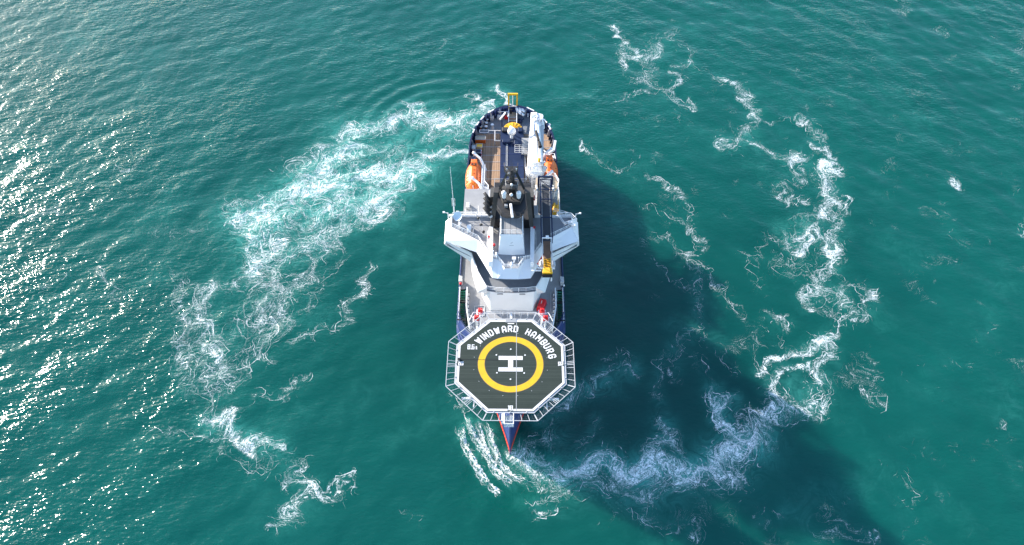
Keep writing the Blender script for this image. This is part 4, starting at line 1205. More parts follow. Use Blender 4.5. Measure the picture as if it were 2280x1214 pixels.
# red guarded ladder by the gangway tip
rl = MB()
for a_, b_ in (((4.75, 27.0, 21.6), (6.3, 29.6, 22.4)), ((5.1, 26.7, 21.6), (6.5, 28.6, 22.4))):
    rl.bar(a_, b_, 0.22, 0.3)
for k in range(5):
    t = k / 4; rl.bar(Vector((4.75, 27.0, 21.7)).lerp(Vector((6.3, 29.6, 22.5)), t), Vector((5.1, 26.7, 21.7)).lerp(Vector((6.5, 28.6, 22.5)), t), 0.12)
ob('red_ladder', rl, 'red', ship)

# mast house
mh = MB()
mh.prism([(-2.45, 29.6, 21.2), (0, 29.45, 21.2), (2.45, 29.6, 21.2), (2.3, 36, 21.2), (-2.3, 36, 21.2)],
         [(-2.0, 31.2, 24.95), (0, 31.2, 24.95), (2.0, 31.2, 24.95), (1.95, 36, 24.95), (-1.95, 36, 24.95)])
MH = ob('mast_house', mh, 'white', ship)
ob('house_roof', MB().slab([(-1.9, 31.25), (1.9, 31.25), (1.85, 36.0), (-1.85, 36.0)], 24.955, 25.0), 'deck', MH)
sm = MB()
for x in (-1.25, -0.25, 0.8): sm.box(x - 0.035, x + 0.035, 31.3, 36, 25.0, 25.03)
ob('roof_seam', sm, 'deck_dark', MH)
ob('roof_coaming', MB().box(-2.15, -1.92, 31.15, 36, 24.4, 25.25).box(1.92, 2.1, 31.2, 36, 24.4, 25.2), 'white', MH)
ob('roof_railing', MB().rail([(-1.9, 31.4, 25.0), (1.9, 31.4, 25.0), (1.95, 36, 25.0)], 1.0, 1.0, 0.035, 3), 'white_frame', MH)
# small dark emblem and caption on the front of the mast house
em = MB()
def on_front(x, t, e=0.02):
    return (x, 29.5 + 1.7 * t - e, 21.2 + 3.75 * t + e)
em.quad(on_front(-0.30, .575), on_front(-0.02, .60), on_front(0.10, .585), on_front(-0.05, .565))
em.quad(on_front(0.02, .58), on_front(0.16, .585), on_front(0.17, .66), on_front(0.10, .61))
em.quad(on_front(-0.42, .455), on_front(0.38, .455), on_front(0.38, .475), on_front(-0.42, .475))
ob('emblem', em, 'grey', MH, solid=0.02)

# ---------------------------------------------------------------- funnel block, mast and exhausts (black)
FB = ob('funnel_block', MB().prism([(-3.5, 36.1, 21.2), (3.9, 36.1, 21.2), (4.0, 45.6, 16.1), (-3.6, 45.6, 16.1)],
                                   [(-3.3, 36.1, 23.6), (3.6, 36.1, 23.6), (3.9, 45.4, 24.0), (-3.45, 45.4, 24.0)]), 'black', ship)
ob('railing', MB().rail([(-3.4, 40.5, 24.0), (-3.4, 45.3, 24.0), (3.8, 45.3, 24.0), (3.8, 41, 24.0)], 1.1, 1.2, 0.04, 3), 'grey', FB)
for sg in (-1, 1):
    lg = MB().prism([(sg * 3.45, 34.5, 21.9), (sg * 4.1, 34.5, 21.9), (sg * 4.0, 38.6, 21.9), (sg * 3.2, 38.6, 21.9)],
                    [(sg * 2.45, 37.6, 29.2), (sg * 3.35, 37.6, 29.2), (sg * 3.25, 39.0, 29.2), (sg * 2.35, 39.0, 29.2)])
    L_ = ob('mast_leg', lg, 'black_warm', ship)
    ob('leg_vent', MB().box(sg * 3.65 - 0.2, sg * 3.65 + 0.2, 38.61, 38.8, 24, 26), 'black', L_)
    # casing outboard of the leg
    ob('leg_casing', MB().prism([(sg * 3.3, 38.6, 21.3), (sg * 4.25, 38.6, 21.3), (sg * 4.25, 43.0, 16.1), (sg * 3.3, 43.0, 16.1)],
                                [(sg * 3.3, 38.6, 27.0), (sg * 4.05, 38.6, 27.0), (sg * 4.05, 42.0, 26.0), (sg * 3.3, 42.0, 26.0)]), 'black_warm', L_)
ob('casing_edge', MB().box(-4.55, -4.35, 39.2, 45.6, 16.05, 21.6), 'white', FB)
# four exhaust pipes leaning out over the starboard roof
for k in range(4):
    y0 = 39.7 - k * 1.22
    p0 = Vector((-3.4, y0 - 0.9, 24.6)); p1 = Vector((-5.2, y0 + 0.55, 26.4))
    e = MB().cyl(p0, p1, 0.30, 0.30, 12, cap=False)
    E_ = ob('exhaust_pipe', e, 'black', ship, smooth=True, solid=0.05)
    ob('pipe_band', MB().cyl(p0.lerp(p1, .18), p0.lerp(p1, .30), 0.33, 0.33, 12), 'light_grey', E_)
# main mast platform
pl0 = [(-2.75, 34.0), (-1.85, 32.2), (1.75, 32.2), (2.6, 34.0), (2.35, 38.6), (-2.45, 38.6)]
PLT = ob('mast_platform', MB().prism([(x * 0.55, y + 1.6 if y < 35 else y - 0.4, 26.4) for x, y in pl0], [(x, y, 28.6) for x, y in pl0]), 'black', ship)
pl1 = [(-2.3, 37.3), (-1.55, 35.2), (1.5, 35.2), (2.25, 37.3), (2.2, 39.4), (-2.2, 39.4)]
ob('upper_platform', MB().slab(pl1, 28.61, 29.2), 'black_warm', PLT)
rm = MB()
for a_, b_ in zip(pl1[:4], pl1[1:4]):
    rm.bar((*a_, 29.3), (*b_, 29.3), 0.10, 0.18)
for a_, b_ in zip(pl0[:4], pl0[1:4]):
    rm.bar((*a_, 28.7), (*b_, 28.7), 0.10, 0.16)
ob('platform_rim', rm, 'black_warm', PLT)
ob('platform_rail', MB().rail([(-2.7, 34.0, 28.6), (-1.85, 32.3, 28.6), (1.75, 32.3, 28.6), (2.55, 34.0, 28.6)], 1.0, 1.1, 0.03, 2), 'black', PLT)
for x in (-1.45, 1.22):
    D_ = ob('radome', MB().dome((x, 36.1, 30.6), 0.46, 0.5), 'white_frame', ship, smooth=True)
    ob('radome_pedestal', MB().cyl((x, 36.1, 29.2), (x, 36.1, 30.0), 0.12).cyl((x, 36.05, 29.6), (x, 36.05, 30.35), 0.36, 0.42, 14), 'white_frame', D_)
D_ = ob('radome', MB().dome((-0.12, 36.0, 30.3), 0.32), 'white_frame', ship, smooth=True)
ob('radome_pedestal', MB().cyl((-0.12, 36.0, 29.2), (-0.12, 36.0, 30.1), 0.07), 'black', D_)
# forward radar scanner on its bracket
rs = ob('radar_scanner', MB().bar((-0.22, 34.2, 29.8), (0.12, 30.9, 29.8), 0.42, 0.30), 'white_frame', ship, bevel=0.05)
ob('scanner_slot', MB().bar((-0.14, 33.6, 29.96), (0.08, 31.3, 29.96), 0.10, 0.03), 'grey', rs)
ob('scanner_bracket', MB().bar((-0.2, 35.0, 29.0), (-0.1, 32.8, 29.3), 0.28, 0.3).cyl((-0.05, 32.6, 29.0), (-0.05, 32.6, 29.7), 0.16), 'black', rs)
ob('junction_box', MB().box(-1.35, -0.75, 34.4, 34.9, 28.6, 29.1), 'grey', PLT)
# topmast: tapered column, struts and a triangular head platform
TM = ob('topmast', MB().prism([(-0.62, 37.3, 29.2), (0.55, 37.3, 29.2), (0.6, 38.7, 29.2), (-0.7, 38.7, 29.2)],
                              [(-0.42, 36.5, 35.2), (0.32, 36.5, 35.2), (0.36, 37.3, 35.2), (-0.46, 37.3, 35.2)]), 'black', ship)
ob('mast_strut', MB().bar((-2.2, 38.6, 29.2), (-0.75, 37.4, 34.6), 0.28, 0.4), 'black_warm', TM)
ob('mast_strut', MB().bar((2.2, 38.6, 29.2), (0.7, 37.4, 34.6), 0.28, 0.4), 'black', TM)
for k in range(5):
    z0, z1 = 29.4 + k * 1.1, 30.5 + k * 1.1
    w0, w1 = 1.9 - 0.27 * k, 1.9 - 0.27 * (k + 1)
    sgk = 1 if k % 2 else -1
    ob('mast_brace', MB().bar((sgk * w0, 38.6 - 0.24 * k, z0), (-sgk * w1, 38.6 - 0.24 * (k + 1), z1), 0.10), 'black_warm', TM)
ob('mast_cable', MB().tube([(-0.7, 38.9, 24.2), (-0.55, 38.6, 29.3), (-0.4, 37.4, 35.0)], 0.05).tube([(-0.45, 38.9, 24.2), (-0.4, 38.6, 29.3), (-0.25, 37.4, 35.0)], 0.04), 'grey', TM)
ob('mast_shelf', MB().slab([(-1.1, 36.0), (0.95, 36.0), (1.2, 38.2), (-1.35, 38.2)], 31.6, 31.8), 'black_warm', TM)
ob('mast_shelf_rail', MB().rail([(-1.3, 38.0, 31.8), (-1.05, 36.05, 31.8), (0.9, 36.05, 31.8), (1.15, 38.0, 31.8)], 0.9, 0.9, 0.035, 2), 'grey', TM)
ob('head_platform', MB().slab([(-1.45, 38.0), (1.05, 38.0), (1.05, 37.0), (-0.1, 35.1), (-0.35, 35.1), (-1.45, 37.0)], 35.2, 35.5), 'black', TM)
ob('head_rail', MB().rail([(-1.4, 37.9, 35.5), (-1.4, 37.0, 35.5), (-0.25, 35.15, 35.5), (1.0, 37.0, 35.5), (1.0, 37.9, 35.5)], 0.9, 0.8, 0.04, 2), 'black_warm', TM)
ob('head_aerial', MB().cyl((-0.2, 36.6, 35.5), (-0.2, 36.6, 38.2), 0.05, 0.03).cyl((0.1, 37.2, 35.5), (0.1, 37.2, 37.2), 0.05, 0.03).box(-0.25, 0.15, 36.3, 36.7, 35.5, 36.0), 'black_warm', TM)
for x, y, z in ((-0.95, 36.7, 36.0), (0.72, 36.8, 36.0), (-0.6, 35.9, 35.8)):
    ob('mast_light', MB().dome((x, y, z), 0.15, 0.2, 10).cyl((x, y, 35.5), (x, y, z), 0.05), 'white_frame', TM, smooth=True)
D_ = ob('radome', MB().dome((-0.08, 36.35, 32.5), 0.27), 'white_frame', ship, smooth=True)
ob('radome_pedestal', MB().cyl((-0.08, 36.35, 31.8), (-0.08, 36.35, 32.4), 0.08), 'black', D_)

# ---------------------------------------------------------------- starboard wing fittings
SD = ob('satellite_dish', MB().lathe((-10.05, 37.4, 22.9), [(0.05, 0.0)] + [(0.92 * math.sin(t), -0.5 * math.cos(t) + 0.5) for t in np.linspace(0.15, math.pi / 2, 7)] + [(0.90, 0.56), (0.80, 0.42), (0.4, 0.18), (0.02, 0.1)], 20), 'dish', ship, smooth=True)
# turn the dish to look aft of starboard
SDr = Matrix.Translation((-10.05, 37.4, 22.9)) @ Matrix.Rotation(R(35), 4, 'X') @ Matrix.Rotation(R(-18), 4, 'Y') @ Matrix.Translation((10.05, -37.4, -22.9))
SD.data.transform(SDr)
ob('dish_pedestal', MB().cyl((-9.9, 36.7, 21.2), (-9.95, 37.1, 22.6), 0.14).bar((-9.9, 36.3, 21.4), (-9.6, 36.4, 22.3), 0.3), 'white_frame', SD)
WA = ob('whip_antenna', MB().cyl((-10.95, 38.9, 21.4), (-11.0, 39.1, 24.6), 0.14, 0.10).cyl((-11.0, 39.1, 24.6), (-11.15, 39.6, 33.6), 0.06, 0.03), 'white_frame', ship)
wa = MB()
for k in range(7):
    z = 24.0 + 0.33 * k
    wa.cyl((-11.35, 39.1, z), (-10.65, 39.1, z), 0.03, n=5)
ob('antenna_rung', wa, 'white_frame', WA)
ob('antenna_bracket', MB().box(-12.0, -10.3, 38.7, 39.0, 21.5, 21.8).box(-10.6, -10.1, 38.8, 39.2, 21.6, 22.5), 'white', WA)
# pole with three black day shapes
DS = ob('signal_pole', MB().cyl((-6.9, 38.8, 21.2), (-6.5, 38.0, 23.6), 0.11).tube([(-6.5, 38.0, 23.6), (-5.2, 33.9, 22.3)], 0.02), 'white_frame', ship)
ob('day_shape', MB().dome((-6.25, 36.9, 23.0), 0.30, 0.30, 12), 'black', DS, smooth=True)
ob('day_shape', MB().lathe((-5.75, 35.5, 22.7), [(0.02, -0.4), (0.34, 0.0), (0.02, 0.4)], 10), 'black', DS)
ob('day_shape', MB().dome((-5.25, 34.1, 22.3), 0.31, 0.31, 12), 'black', DS, smooth=True)
ob('wing_locker', MB().box(-8.4, -7.6, 34.8, 36.0, 21.21, 22.2), 'white', RF, bevel=0.05)
ob('wing_frame', MB().rail([(-7.2, 34.0, 21.2), (-7.2, 36.4, 21.2)], 1.1, 0.8, 0.04, 2).rail([(-10.9, 36.2, 21.2), (-8.8, 35.0, 21.2)], 1.0, 0.8, 0.03, 3), 'light_grey', RF)
ob('mast_stay', MB().tube([(-8.9, 44.5, 16.0), (-9.4, 42.2, 17.4), (-9.4, 40.2, 19.5)], 0.05), 'white_frame', AH)
ob('roof_antenna', MB().cyl((-8.0, 43.3, 16.0), (-8.1, 43.2, 19.0), 0.04).cyl((-6.7, 43.3, 16.0), (-6.6, 43.3, 19.6), 0.04).cyl((-9.2, 43.4, 16.0), (-9.2, 43.4, 18.4), 0.06), 'white_frame', AH)
ob('aft_catwalk_rail', MB().rail([(-10.2, 39.9, 20.4), (-5.2, 39.9, 20.4)], 1.1, 1.6, 0.05, 3), 'light_grey', RF)
ob('aft_catwalk', MB().box(-10.3, -4.4, 39.01, 39.95, 20.3, 20.4), 'deck', RF)

# ---------------------------------------------------------------- port side: walk-to-work gangway stowed over the wing
GW = ob('gangway', MB().box(5.65, 7.15, 30.6, 45.2, 23.6, 23.7), 'dark_floor', ship)
tr = MB()
for x in (5.42, 7.42):
    for z in (23.55, 25.0):
        tr.bar((x, 30.4, z), (x, 45.4, z), 0.16 if z < 24 else 0.13)
    for k in range(11):
        y = 30.4 + 1.5 * k
        tr.bar((x, y, 23.55), (x, y, 25.0), 0.10)
        if k < 10: tr.bar((x, y, 23.55 if k % 2 else 25.0), (x, y + 1.5, 25.0 if k % 2 else 23.55), 0.08)
ob('truss', tr, 'navy', GW)
cb = MB()
for y in (30.5, 35.4, 40.0, 42.6, 45.3): cb.bar((5.42, y, 25.05), (7.42, y, 25.05), 0.14)
cb.bar((5.5, 45.2, 24.9), (7.3, 43.2, 24.9), 0.09); cb.bar((5.6, 30.6, 24.9), (6.3, 31.8, 24.9), 0.04)
ob('cross_bar', cb, 'navy', GW)
hr = MB()
for x in (5.66, 7.14):
    hr.bar((x, 30.6, 24.7), (x, 45, 24.7), 0.06)
ob('hand_rail', hr, 'grey', GW)
TS = ob('telescopic_section', MB().box(5.72, 7.05, 24.2, 30.59, 23.75, 23.85), 'brown', GW)
tf = MB()
for x in (5.55, 7.22):
    for z in (23.8, 24.95): tf.bar((x, 24.2, z), (x, 30.5, z), 0.12)
    for k in range(8):
        y = 24.2 + 0.9 * k
        tf.bar((x, y, 23.8), (x, y, 24.95), 0.09)
        if k < 7: tf.bar((x, y, 24.95 if k % 2 else 23.8), (x, y + 0.9, 23.8 if k % 2 else 24.95), 0.06)
ob('telescopic_frame', tf, 'light_grey', GW)
ob('sheave_head', MB().bar((5.5, 30.3, 25.1), (7.3, 30.3, 25.1), 0.16).cyl((6.3, 30.1, 25.2), (6.3, 30.7, 25.2), 0.16).cyl((6.55, 30.1, 25.2), (6.55, 30.7, 25.2), 0.16), 'white_frame', GW)
yl = MB()
for k in range(6):
    y = 24.2 + 0.38 * k
    yl.bar((5.75, y, 23.95), (7.0, y + 0.25, 23.95), 0.14, 0.12)
yl.bar((5.75, 24.2, 24.3), (5.75, 26.5, 24.1), 0.10); yl.bar((7.0, 24.2, 24.3), (7.0, 26.5, 24.1), 0.10)
ob('tip_grating', yl, 'yellow', GW)
ob('tip_bumper', MB().prism([(5.55, 23.0, 23.3), (7.15, 23.0, 23.3), (7.0, 24.2, 23.3), (5.75, 24.2, 23.3)], [(5.4, 22.85, 24.3), (7.3, 22.85, 24.3), (7.1, 24.1, 24.3), (5.65, 24.1, 24.3)]), 'yellow', GW, bevel=0.08)
ob('bumper_pad', MB().box(5.45, 7.25, 22.68, 22.9, 23.2, 23.9), 'rubber', GW)
ob('side_roller', MB().cyl((5.15, 24.6, 24.0), (5.15, 25.6, 24.0), 0.28, n=10).cyl((7.55, 24.6, 24.0), (7.55, 25.6, 24.0), 0.28, n=10), 'light_grey', GW)
ob('gangway_cradle', MB().box(4.7, 7.9, 26.2, 26.5, 21.2, 21.5).cyl((5.3, 26.4, 21.2), (5.3, 26.4, 23.5), 0.14).cyl((7.4, 26.4, 17.5), (7.4, 26.4, 23.5), 0.14).box(3.6, 5.4, 25.6, 25.8, 21.3, 21.5), 'white_frame', GW)
# tower with its slewing head and ramps
GT = ob('gangway_tower', MB().slab([(4.9, 45.2), (8.6, 45.2), (9.0, 47.4), (8.0, 49.4), (5.0, 48.8)], 16.01, 21.6), 'light_grey', ship)
ob('tower_platform', MB().slab([(4.5, 45.6), (8.9, 45.4), (9.2, 47.4), (8.0, 49.8), (4.7, 48.9)], 21.61, 21.8), 'tan', GT)
gb = MB()
for k in range(7):
    gb.bar((5.0, 46.5 + 0.38 * k, 22.0), (7.9, 47.0 + 0.40 * k, 22.0), 0.12, 0.2)
ob('ramp_slat', gb, 'light_grey', GT)
ob('ramp_rail', MB().rail([(8.9, 45.6, 21.8), (9.15, 47.4, 21.8), (8.4, 49.2, 21.8), (7.0, 49.6, 21.8)], 1.1, 0.9, 0.06, 3), 'white_frame', GT)
ob('slew_frame', MB().bar((5.1, 45.5, 22.0), (5.1, 45.5, 25.6), 0.35).bar((7.7, 45.5, 22.0), (7.7, 45.5, 25.6), 0.35).bar((5.0, 45.5, 25.5), (7.8, 45.5, 25.5), 0.3), 'navy', GT)
ob('luff_cylinder', MB().cyl((4.75, 46.5, 22.0), (4.85, 43.5, 24.0), 0.22), 'light_grey', GT)
ob('luff_cylinder', MB().cyl((8.0, 46.5, 22.0), (7.95, 43.5, 24.0), 0.22), 'light_grey', GT)
ob('tower_grille', MB().rail([(3.4, 45.0, 20.5), (4.7, 45.4, 20.5)], 1.2, 0.4, 0.05, 4), 'light_grey', GT)
ob('tower_grille', MB().rail([(8.1, 44.0, 21.0), (9.0, 45.4, 21.0)], 1.4, 0.5, 0.05, 4), 'light_grey', GT)
ob('red_manifold', MB().box(3.6, 4.5, 43.8, 44.8, 20.6, 21.2), 'red', GT, bevel=0.08)
YP = ob('yellow_platform', MB().prism([(7.7, 41.4, 18.5), (8.95, 41.4, 18.5), (8.95, 43.9, 18.5), (7.7, 43.9, 18.5)], [(7.65, 41.5, 19.8), (9.0, 41.5, 19.8), (9.0, 43.6, 19.8), (7.65, 43.6, 19.8)]), 'yellow', ship, bevel=0.1)
ob('platform_frame', MB().bar((9.05, 41.6, 20.0), (9.1, 47.2, 20.6), 0.16).cyl((8.1, 41.5, 19.9), (8.3, 43.6, 20.2), 0.22), 'yellow', YP)
ob('platform_deck', MB().box(7.9, 8.95, 43.95, 46.0, 19.4, 19.6), 'grey', YP)
ob('platform_leg', MB().bar((8.3, 42.6, 16.0), (8.3, 42.6, 18.5), 0.5), 'light_grey', YP)
ob('gear_box', MB().prism([(3.9, 39.0, 21.2), (5.0, 39.0, 21.2), (5.0, 41.4, 21.2), (3.7, 41.4, 21.2)], [(4.1, 38.9, 22.0), (5.0, 38.9, 22.0), (5.0, 41.3, 22.0), (3.85, 41.3, 22.0)]), 'light_grey', ship, bevel=0.05)
ob('gear_frame', MB().rail([(3.9, 41.6, 21.2), (3.9, 43.0, 21.2), (4.9, 43.0, 21.2), (4.9, 41.6, 21.2)], 1.0, 1.0, 0.05, 1), 'grey', ship)

# ---------------------------------------------------------------- after deck
WD = ob('work_deck', MB().slab(deck_poly(7.0, 51.3, 85.6, ins=0.2), 6.7, 6.95), 'deck_dark', ship)
ob('aft_bulkhead', MB().box(-9.6, 9.6, 51.42, 51.6, 7.0, 11.79), 'white', ship)
rows = [54.5, 57.4, 60.2, 63.3, 66.0, 68.8, 71.0, 73.8, 76.2, 78.4]
for y0, y1 in zip(rows[:-1], rows[1:]):
    for x0, x1 in ((-9.0, -6.9), (-6.9, -4.85), (-4.85, -2.75)):
        ob('deck_panel', MB().box(x0 + 0.04, x1 - 0.04, y0 + 0.06, y1 - 0.06, 6.96, 7.06), 'wood', WD)
    for x0, x1 in ((2.7, 5.0), (5.0, 7.1), (7.1, 9.05)):
        ob('deck_panel', MB().box(x0 + 0.04, x1 - 0.04, y0 + 0.06, y1 - 0.06, 6.96, 7.06), 'wood', WD)
for y in rows:
    ob('deck_beam', MB().box(-9.05, -2.72, y - 0.05, y + 0.05, 6.96, 7.10), 'light_grey', WD)
    ob('deck_beam', MB().box(2.68, 9.1, y - 0.05, y + 0.05, 6.96, 7.10), 'light_grey', WD)
ob('steel_deck', MB().slab(deck_poly(7.0, 78.5, 85.5, ins=0.35), 6.96, 7.1), 'deck_dark', WD)
# bulwark stays round the stern
k = 0
for sg in (-1, 1):
    for y in list(np.arange(56, 70, 1.4)) + list(70 + 15.6 * np.sin(np.linspace(0.08, 1.45, 17))):
        x = hb(y, 9.0) - 0.2
        if x < 1.2: continue
        nx = 1.0
        ob('bulwark_stay', MB().prism([(sg * (x - 0.7), y - 0.05, 7.1), (sg * x, y - 0.05, 7.1), (sg * x, y + 0.05, 7.1), (sg * (x - 0.7), y + 0.05, 7.1)],
                                      [(sg * (x - 0.25), y - 0.05, 9.1), (sg * x, y - 0.05, 9.1), (sg * x, y + 0.05, 9.1), (sg * (x - 0.25), y + 0.05, 9.1)]), 'navy' if k % 3 else 'light_grey', WD)
        k += 1
for sg in (-1, 1):
    cp = MB()
    prev = None
    for y in list(np.linspace(53, 70, 14)) + list(70 + 15.95 * np.sin(np.linspace(0.05, 1.56, 30))):
        p = (sg * max(0.05, hb(y, 9.3) - 0.08), y, 9.34)
        if prev: cp.bar(prev, p, 0.34, 0.08)
        prev = p
    ob('bulwark_rail', cp, 'navy', ship)
for sg, L_ in ((-1, (76.5, 79.1, 81.1, 83.6)), (1, (77.9, 80.2, 84.4))):
    for y in L_:
        x = hb(y, 9.3) - 0.12; d = (hb(y + 0.3, 9.6) - hb(y - 0.3, 9.6))
        ob('roller_fairlead', MB().bar((sg * (x - d), y - 0.6, 9.45), (sg * (x + d), y + 0.6, 9.45), 0.26, 0.2), 'white_frame', ship)

# deckhouse on the after deck, navy
NC = ob('navy_deckhouse', MB().slab([(-2.62, 55.0), (2.48, 55.0), (2.42, 73.6), (-2.72, 73.6)], 6.97, 12.9), 'navy', ship)
ob('roof_plate', MB().slab([(-2.60, 69.4), (2.40, 69.4), (2.36, 73.5), (-2.66, 73.5)], 12.9, 13.1), 'navy', NC)
ob('roof_tank', MB().box(-2.3, -0.4, 68.4, 69.3, 12.91, 13.5), 'navy', NC, bevel=0.15)
ob('roof_tank', MB().box(0.3, 2.1, 67.9, 69.2, 12.91, 13.4), 'navy', NC, bevel=0.15)
ob('roof_tank', MB().box(-2.4, -1.0, 72.0, 73.3, 13.1, 13.6), 'black', NC, bevel=0.1)
ob('roof_tank', MB().box(1.2, 2.2, 71.9, 73.3, 13.1, 13.6), 'navy', NC, bevel=0.1)
lad = MB()
for x in (-1.38, -1.08): lad.bar((x, 61.4, 12.97), (x, 70.0, 12.97), 0.06)
for y in np.arange(61.5, 70, 0.35): lad.bar((-1.38, y, 12.97), (-1.08, y, 12.97), 0.07)
ob('roof_ladder', lad, 'light_grey', NC)
ob('roof_walk', MB().box(-1.02, 0.2, 69.2, 69.5, 12.92, 13.0), 'grey', NC)
rsn = MB()
for y in (58.0, 61.5, 65.2): rsn.box(-2.6, 2.45, y - 0.03, y + 0.03, 12.9, 12.94)
ob('roof_seam', rsn, 'hull_blue', NC)
big = ob('large_radome', MB().lathe((-0.2, 70.3, 14.5), [(0.02, -0.05), (0.88, 0.0), (0.93, 0.5)] + [(0.93 * math.cos(t), 0.5 + 0.98 * math.sin(t)) for t in np.linspace(0.1, math.pi / 2 - 0.01, 8)], 24), 'white_frame', ship, smooth=True)
ob('radome_pedestal', MB().cyl((-0.2, 70.3, 12.9), (-0.2, 70.3, 14.5), 0.35).lathe((-0.4, 71.9, 14.6), [(0.02, -0.3), (0.36, 0.0), (0.3, 0.3), (0.02, 0.5)], 12).cyl((-0.4, 71.9, 13.0), (-0.4, 71.9, 14.4), 0.2), 'white_frame', big)
# yellow hatch cover abaft the deckhouse: half drum with ribs
yd = MB()
arc = [(2.35 * math.cos(t), 2.6 * math.sin(t)) for t in np.linspace(0, math.pi, 15)]
yd.prism([(x + 0.05, 76.6 + y, 8.6) for x, y in arc] , [(x * 0.94 + 0.05, 76.7 + y * 0.94, 9.9) for x, y in arc])
YD = ob('yellow_hatch', yd, 'yellow', ship)
for k in range(7):
    t = math.pi * (k + 0.5) / 7
    ob('hatch_rib', MB().bar((0.05, 76.8, 9.98), (0.05 + 2.1 * math.cos(t), 76.7 + 2.3 * math.sin(t), 9.98), 0.12, 0.12), 'yellow', YD)
ob('hatch_sill', MB().box(-2.4, 2.5, 75.6, 76.55, 8.0, 9.4), 'yellow', YD)
for x in (-2.1, 0.5, 1.9):
    ob('hatch_lock', MB().cyl((x, 76.2, 9.4), (x, 76.2, 9.7), 0.2, n=10), 'rubber', YD)
ob('guide_post', MB().bar((-2.45, 76.4, 7.1), (-2.5, 78.2, 12.0), 0.2).bar((2.0, 76.4, 7.1), (1.95, 79.6, 12.4), 0.2), 'navy', YD)
ob('hatch_base', MB().box(-2.4, 2.4, 73.7, 79.3, 6.97, 8.55), 'navy', YD)

# side balcony beside the deckhouse
BL = ob('side_balcony', MB().slab([(2.0, 65.0), (3.7, 65.0), (4.4, 69.2), (4.2, 70.2), (2.0, 70.2)], 13.0, 13.15), 'grey', ship)
gr = MB()
for k in range(5): gr.bar((0.5, 65.0 + 0.6 * k, 13.6), (3.6, 65.0 + 0.6 * k, 13.6), 0.09)
for x in (0.5, 1.5, 2.5, 3.55): gr.bar((x, 65.0, 13.6), (x, 67.4, 13.6), 0.09)
ob('balcony_grille', gr, 'light_grey', BL)
ob('balcony_strut', MB().bar((3.6, 65.0, 13.5), (4.4, 69.2, 13.5), 0.1), 'light_grey', BL)
ob('balcony_leg', MB().cyl((3.4, 65.4, 7.0), (3.4, 65.4, 13.0), 0.12).cyl((3.9, 69.0, 7.0), (3.9, 69.0, 13.0), 0.12), 'grey', BL)
ob('deck_winch', MB().cyl((2.5, 75.2, 8.3), (3.4, 75.2, 8.3), 0.7, n=14), 'black', ship)
ob('timber_skid', MB().box(2.65, 3.15, 73.2, 76.6, 7.08, 7.6), 'tan', ship)

# ---------------------------------------------------------------- knuckle boom crane, port side
CR = ob('crane', MB().lathe((4.9, 59.6, 0), [(1.25, 6.97), (1.25, 12.0), (1.75, 13.2), (1.75, 14.2)], 20), 'white', ship)
ob('slew_platform', MB().lathe((4.9, 59.6, 0), [(2.05, 12.7), (2.05, 12.85)], 24), 'grey', CR)
ob('platform_rail', MB().rail([(4.9 + 2.0 * math.cos(t), 59.6 + 2.0 * math.sin(t), 12.85) for t in np.linspace(R(165), R(375), 14)], 1.1, 0.8, 0.06, 3), 'white_frame', CR)
ob('crane_house', MB().prism([(3.7, 58.2, 14.2), (6.4, 58.2, 14.2), (6.6, 61.0, 14.2), (3.6, 61.0, 14.2)], [(4.0, 58.4, 15.6), (6.3, 58.4, 15.6), (6.4, 60.8, 15.6), (3.9, 60.8, 15.6)]), 'white', CR, bevel=0.1)


def hexsec(y, x0, x1, zb, zt, ch):
    return [(x0, y, zb), (x1, y, zb), (x1, y, zt - ch * 0.3), (x1 - ch * 0.35, y, zt), (x0 + ch * 1.2, y, zt), (x0, y, zt - ch)]


ob('main_boom', MB().prism(hexsec(58.6, 3.15, 6.55, 14.6, 16.6, 1.0), hexsec(73.6, 4.05, 5.8, 15.2, 16.9, 0.75)), 'white', CR, bevel=0.05)
ob('boom_stripe', MB().bar((5.3, 59.5, 16.66), (5.25, 72.8, 16.93), 0.05, 0.05).bar((6.0, 59.5, 16.62), (5.5, 66, 16.8), 0.04, 0.05), 'light_grey', CR)
kn = MB().lathe((5.0, 73.2, 16.4), [(0.1, -1.05), (1.15, -0.95), (1.25, -0.3), (1.2, 0.4), (0.1, 0.45)], 20, axis='X')
ob('knuckle', kn, 'white', CR, smooth=False, bevel=0.05)
for x in (5.35, 6.55):
    ob('knuckle_cheek', MB().lathe((x, 71.9, 16.9), [(0.05, -0.16), (1.0, -0.16), (1.05, 0.0), (1.0, 0.16), (0.05, 0.16)], 20, axis='X'), 'white', CR)
    for q in range(3):
        t = R(40 + 120 * q)
        ob('cheek_hole', MB().cyl((x - 0.30, 71.9 + 0.5 * math.cos(t), 16.9 + 0.5 * math.sin(t)), (x + 0.30, 71.9 + 0.5 * math.cos(t), 16.9 + 0.5 * math.sin(t)), 0.15, n=10), 'black', CR)
ob('knuckle_web', MB().prism([(4.2, 69.2, 15.3), (7.1, 70.6, 15.3), (7.1, 73.0, 15.3), (4.3, 74.2, 15.3)], [(4.4, 71.4, 17.2), (6.9, 72.2, 17.2), (6.7, 73.6, 17.2), (4.6, 74.3, 17.2)]), 'white', CR, bevel=0.2)
ob('folded_jib', MB().prism([(5.9, 63.0, 13.6), (6.7, 63.0, 13.6), (6.7, 63.0, 14.8), (5.9, 63.0, 14.8)], [(5.7, 71.4, 14.6), (6.9, 71.4, 14.6), (6.9, 71.4, 16.2), (5.7, 71.4, 16.2)]), 'light_grey', CR)
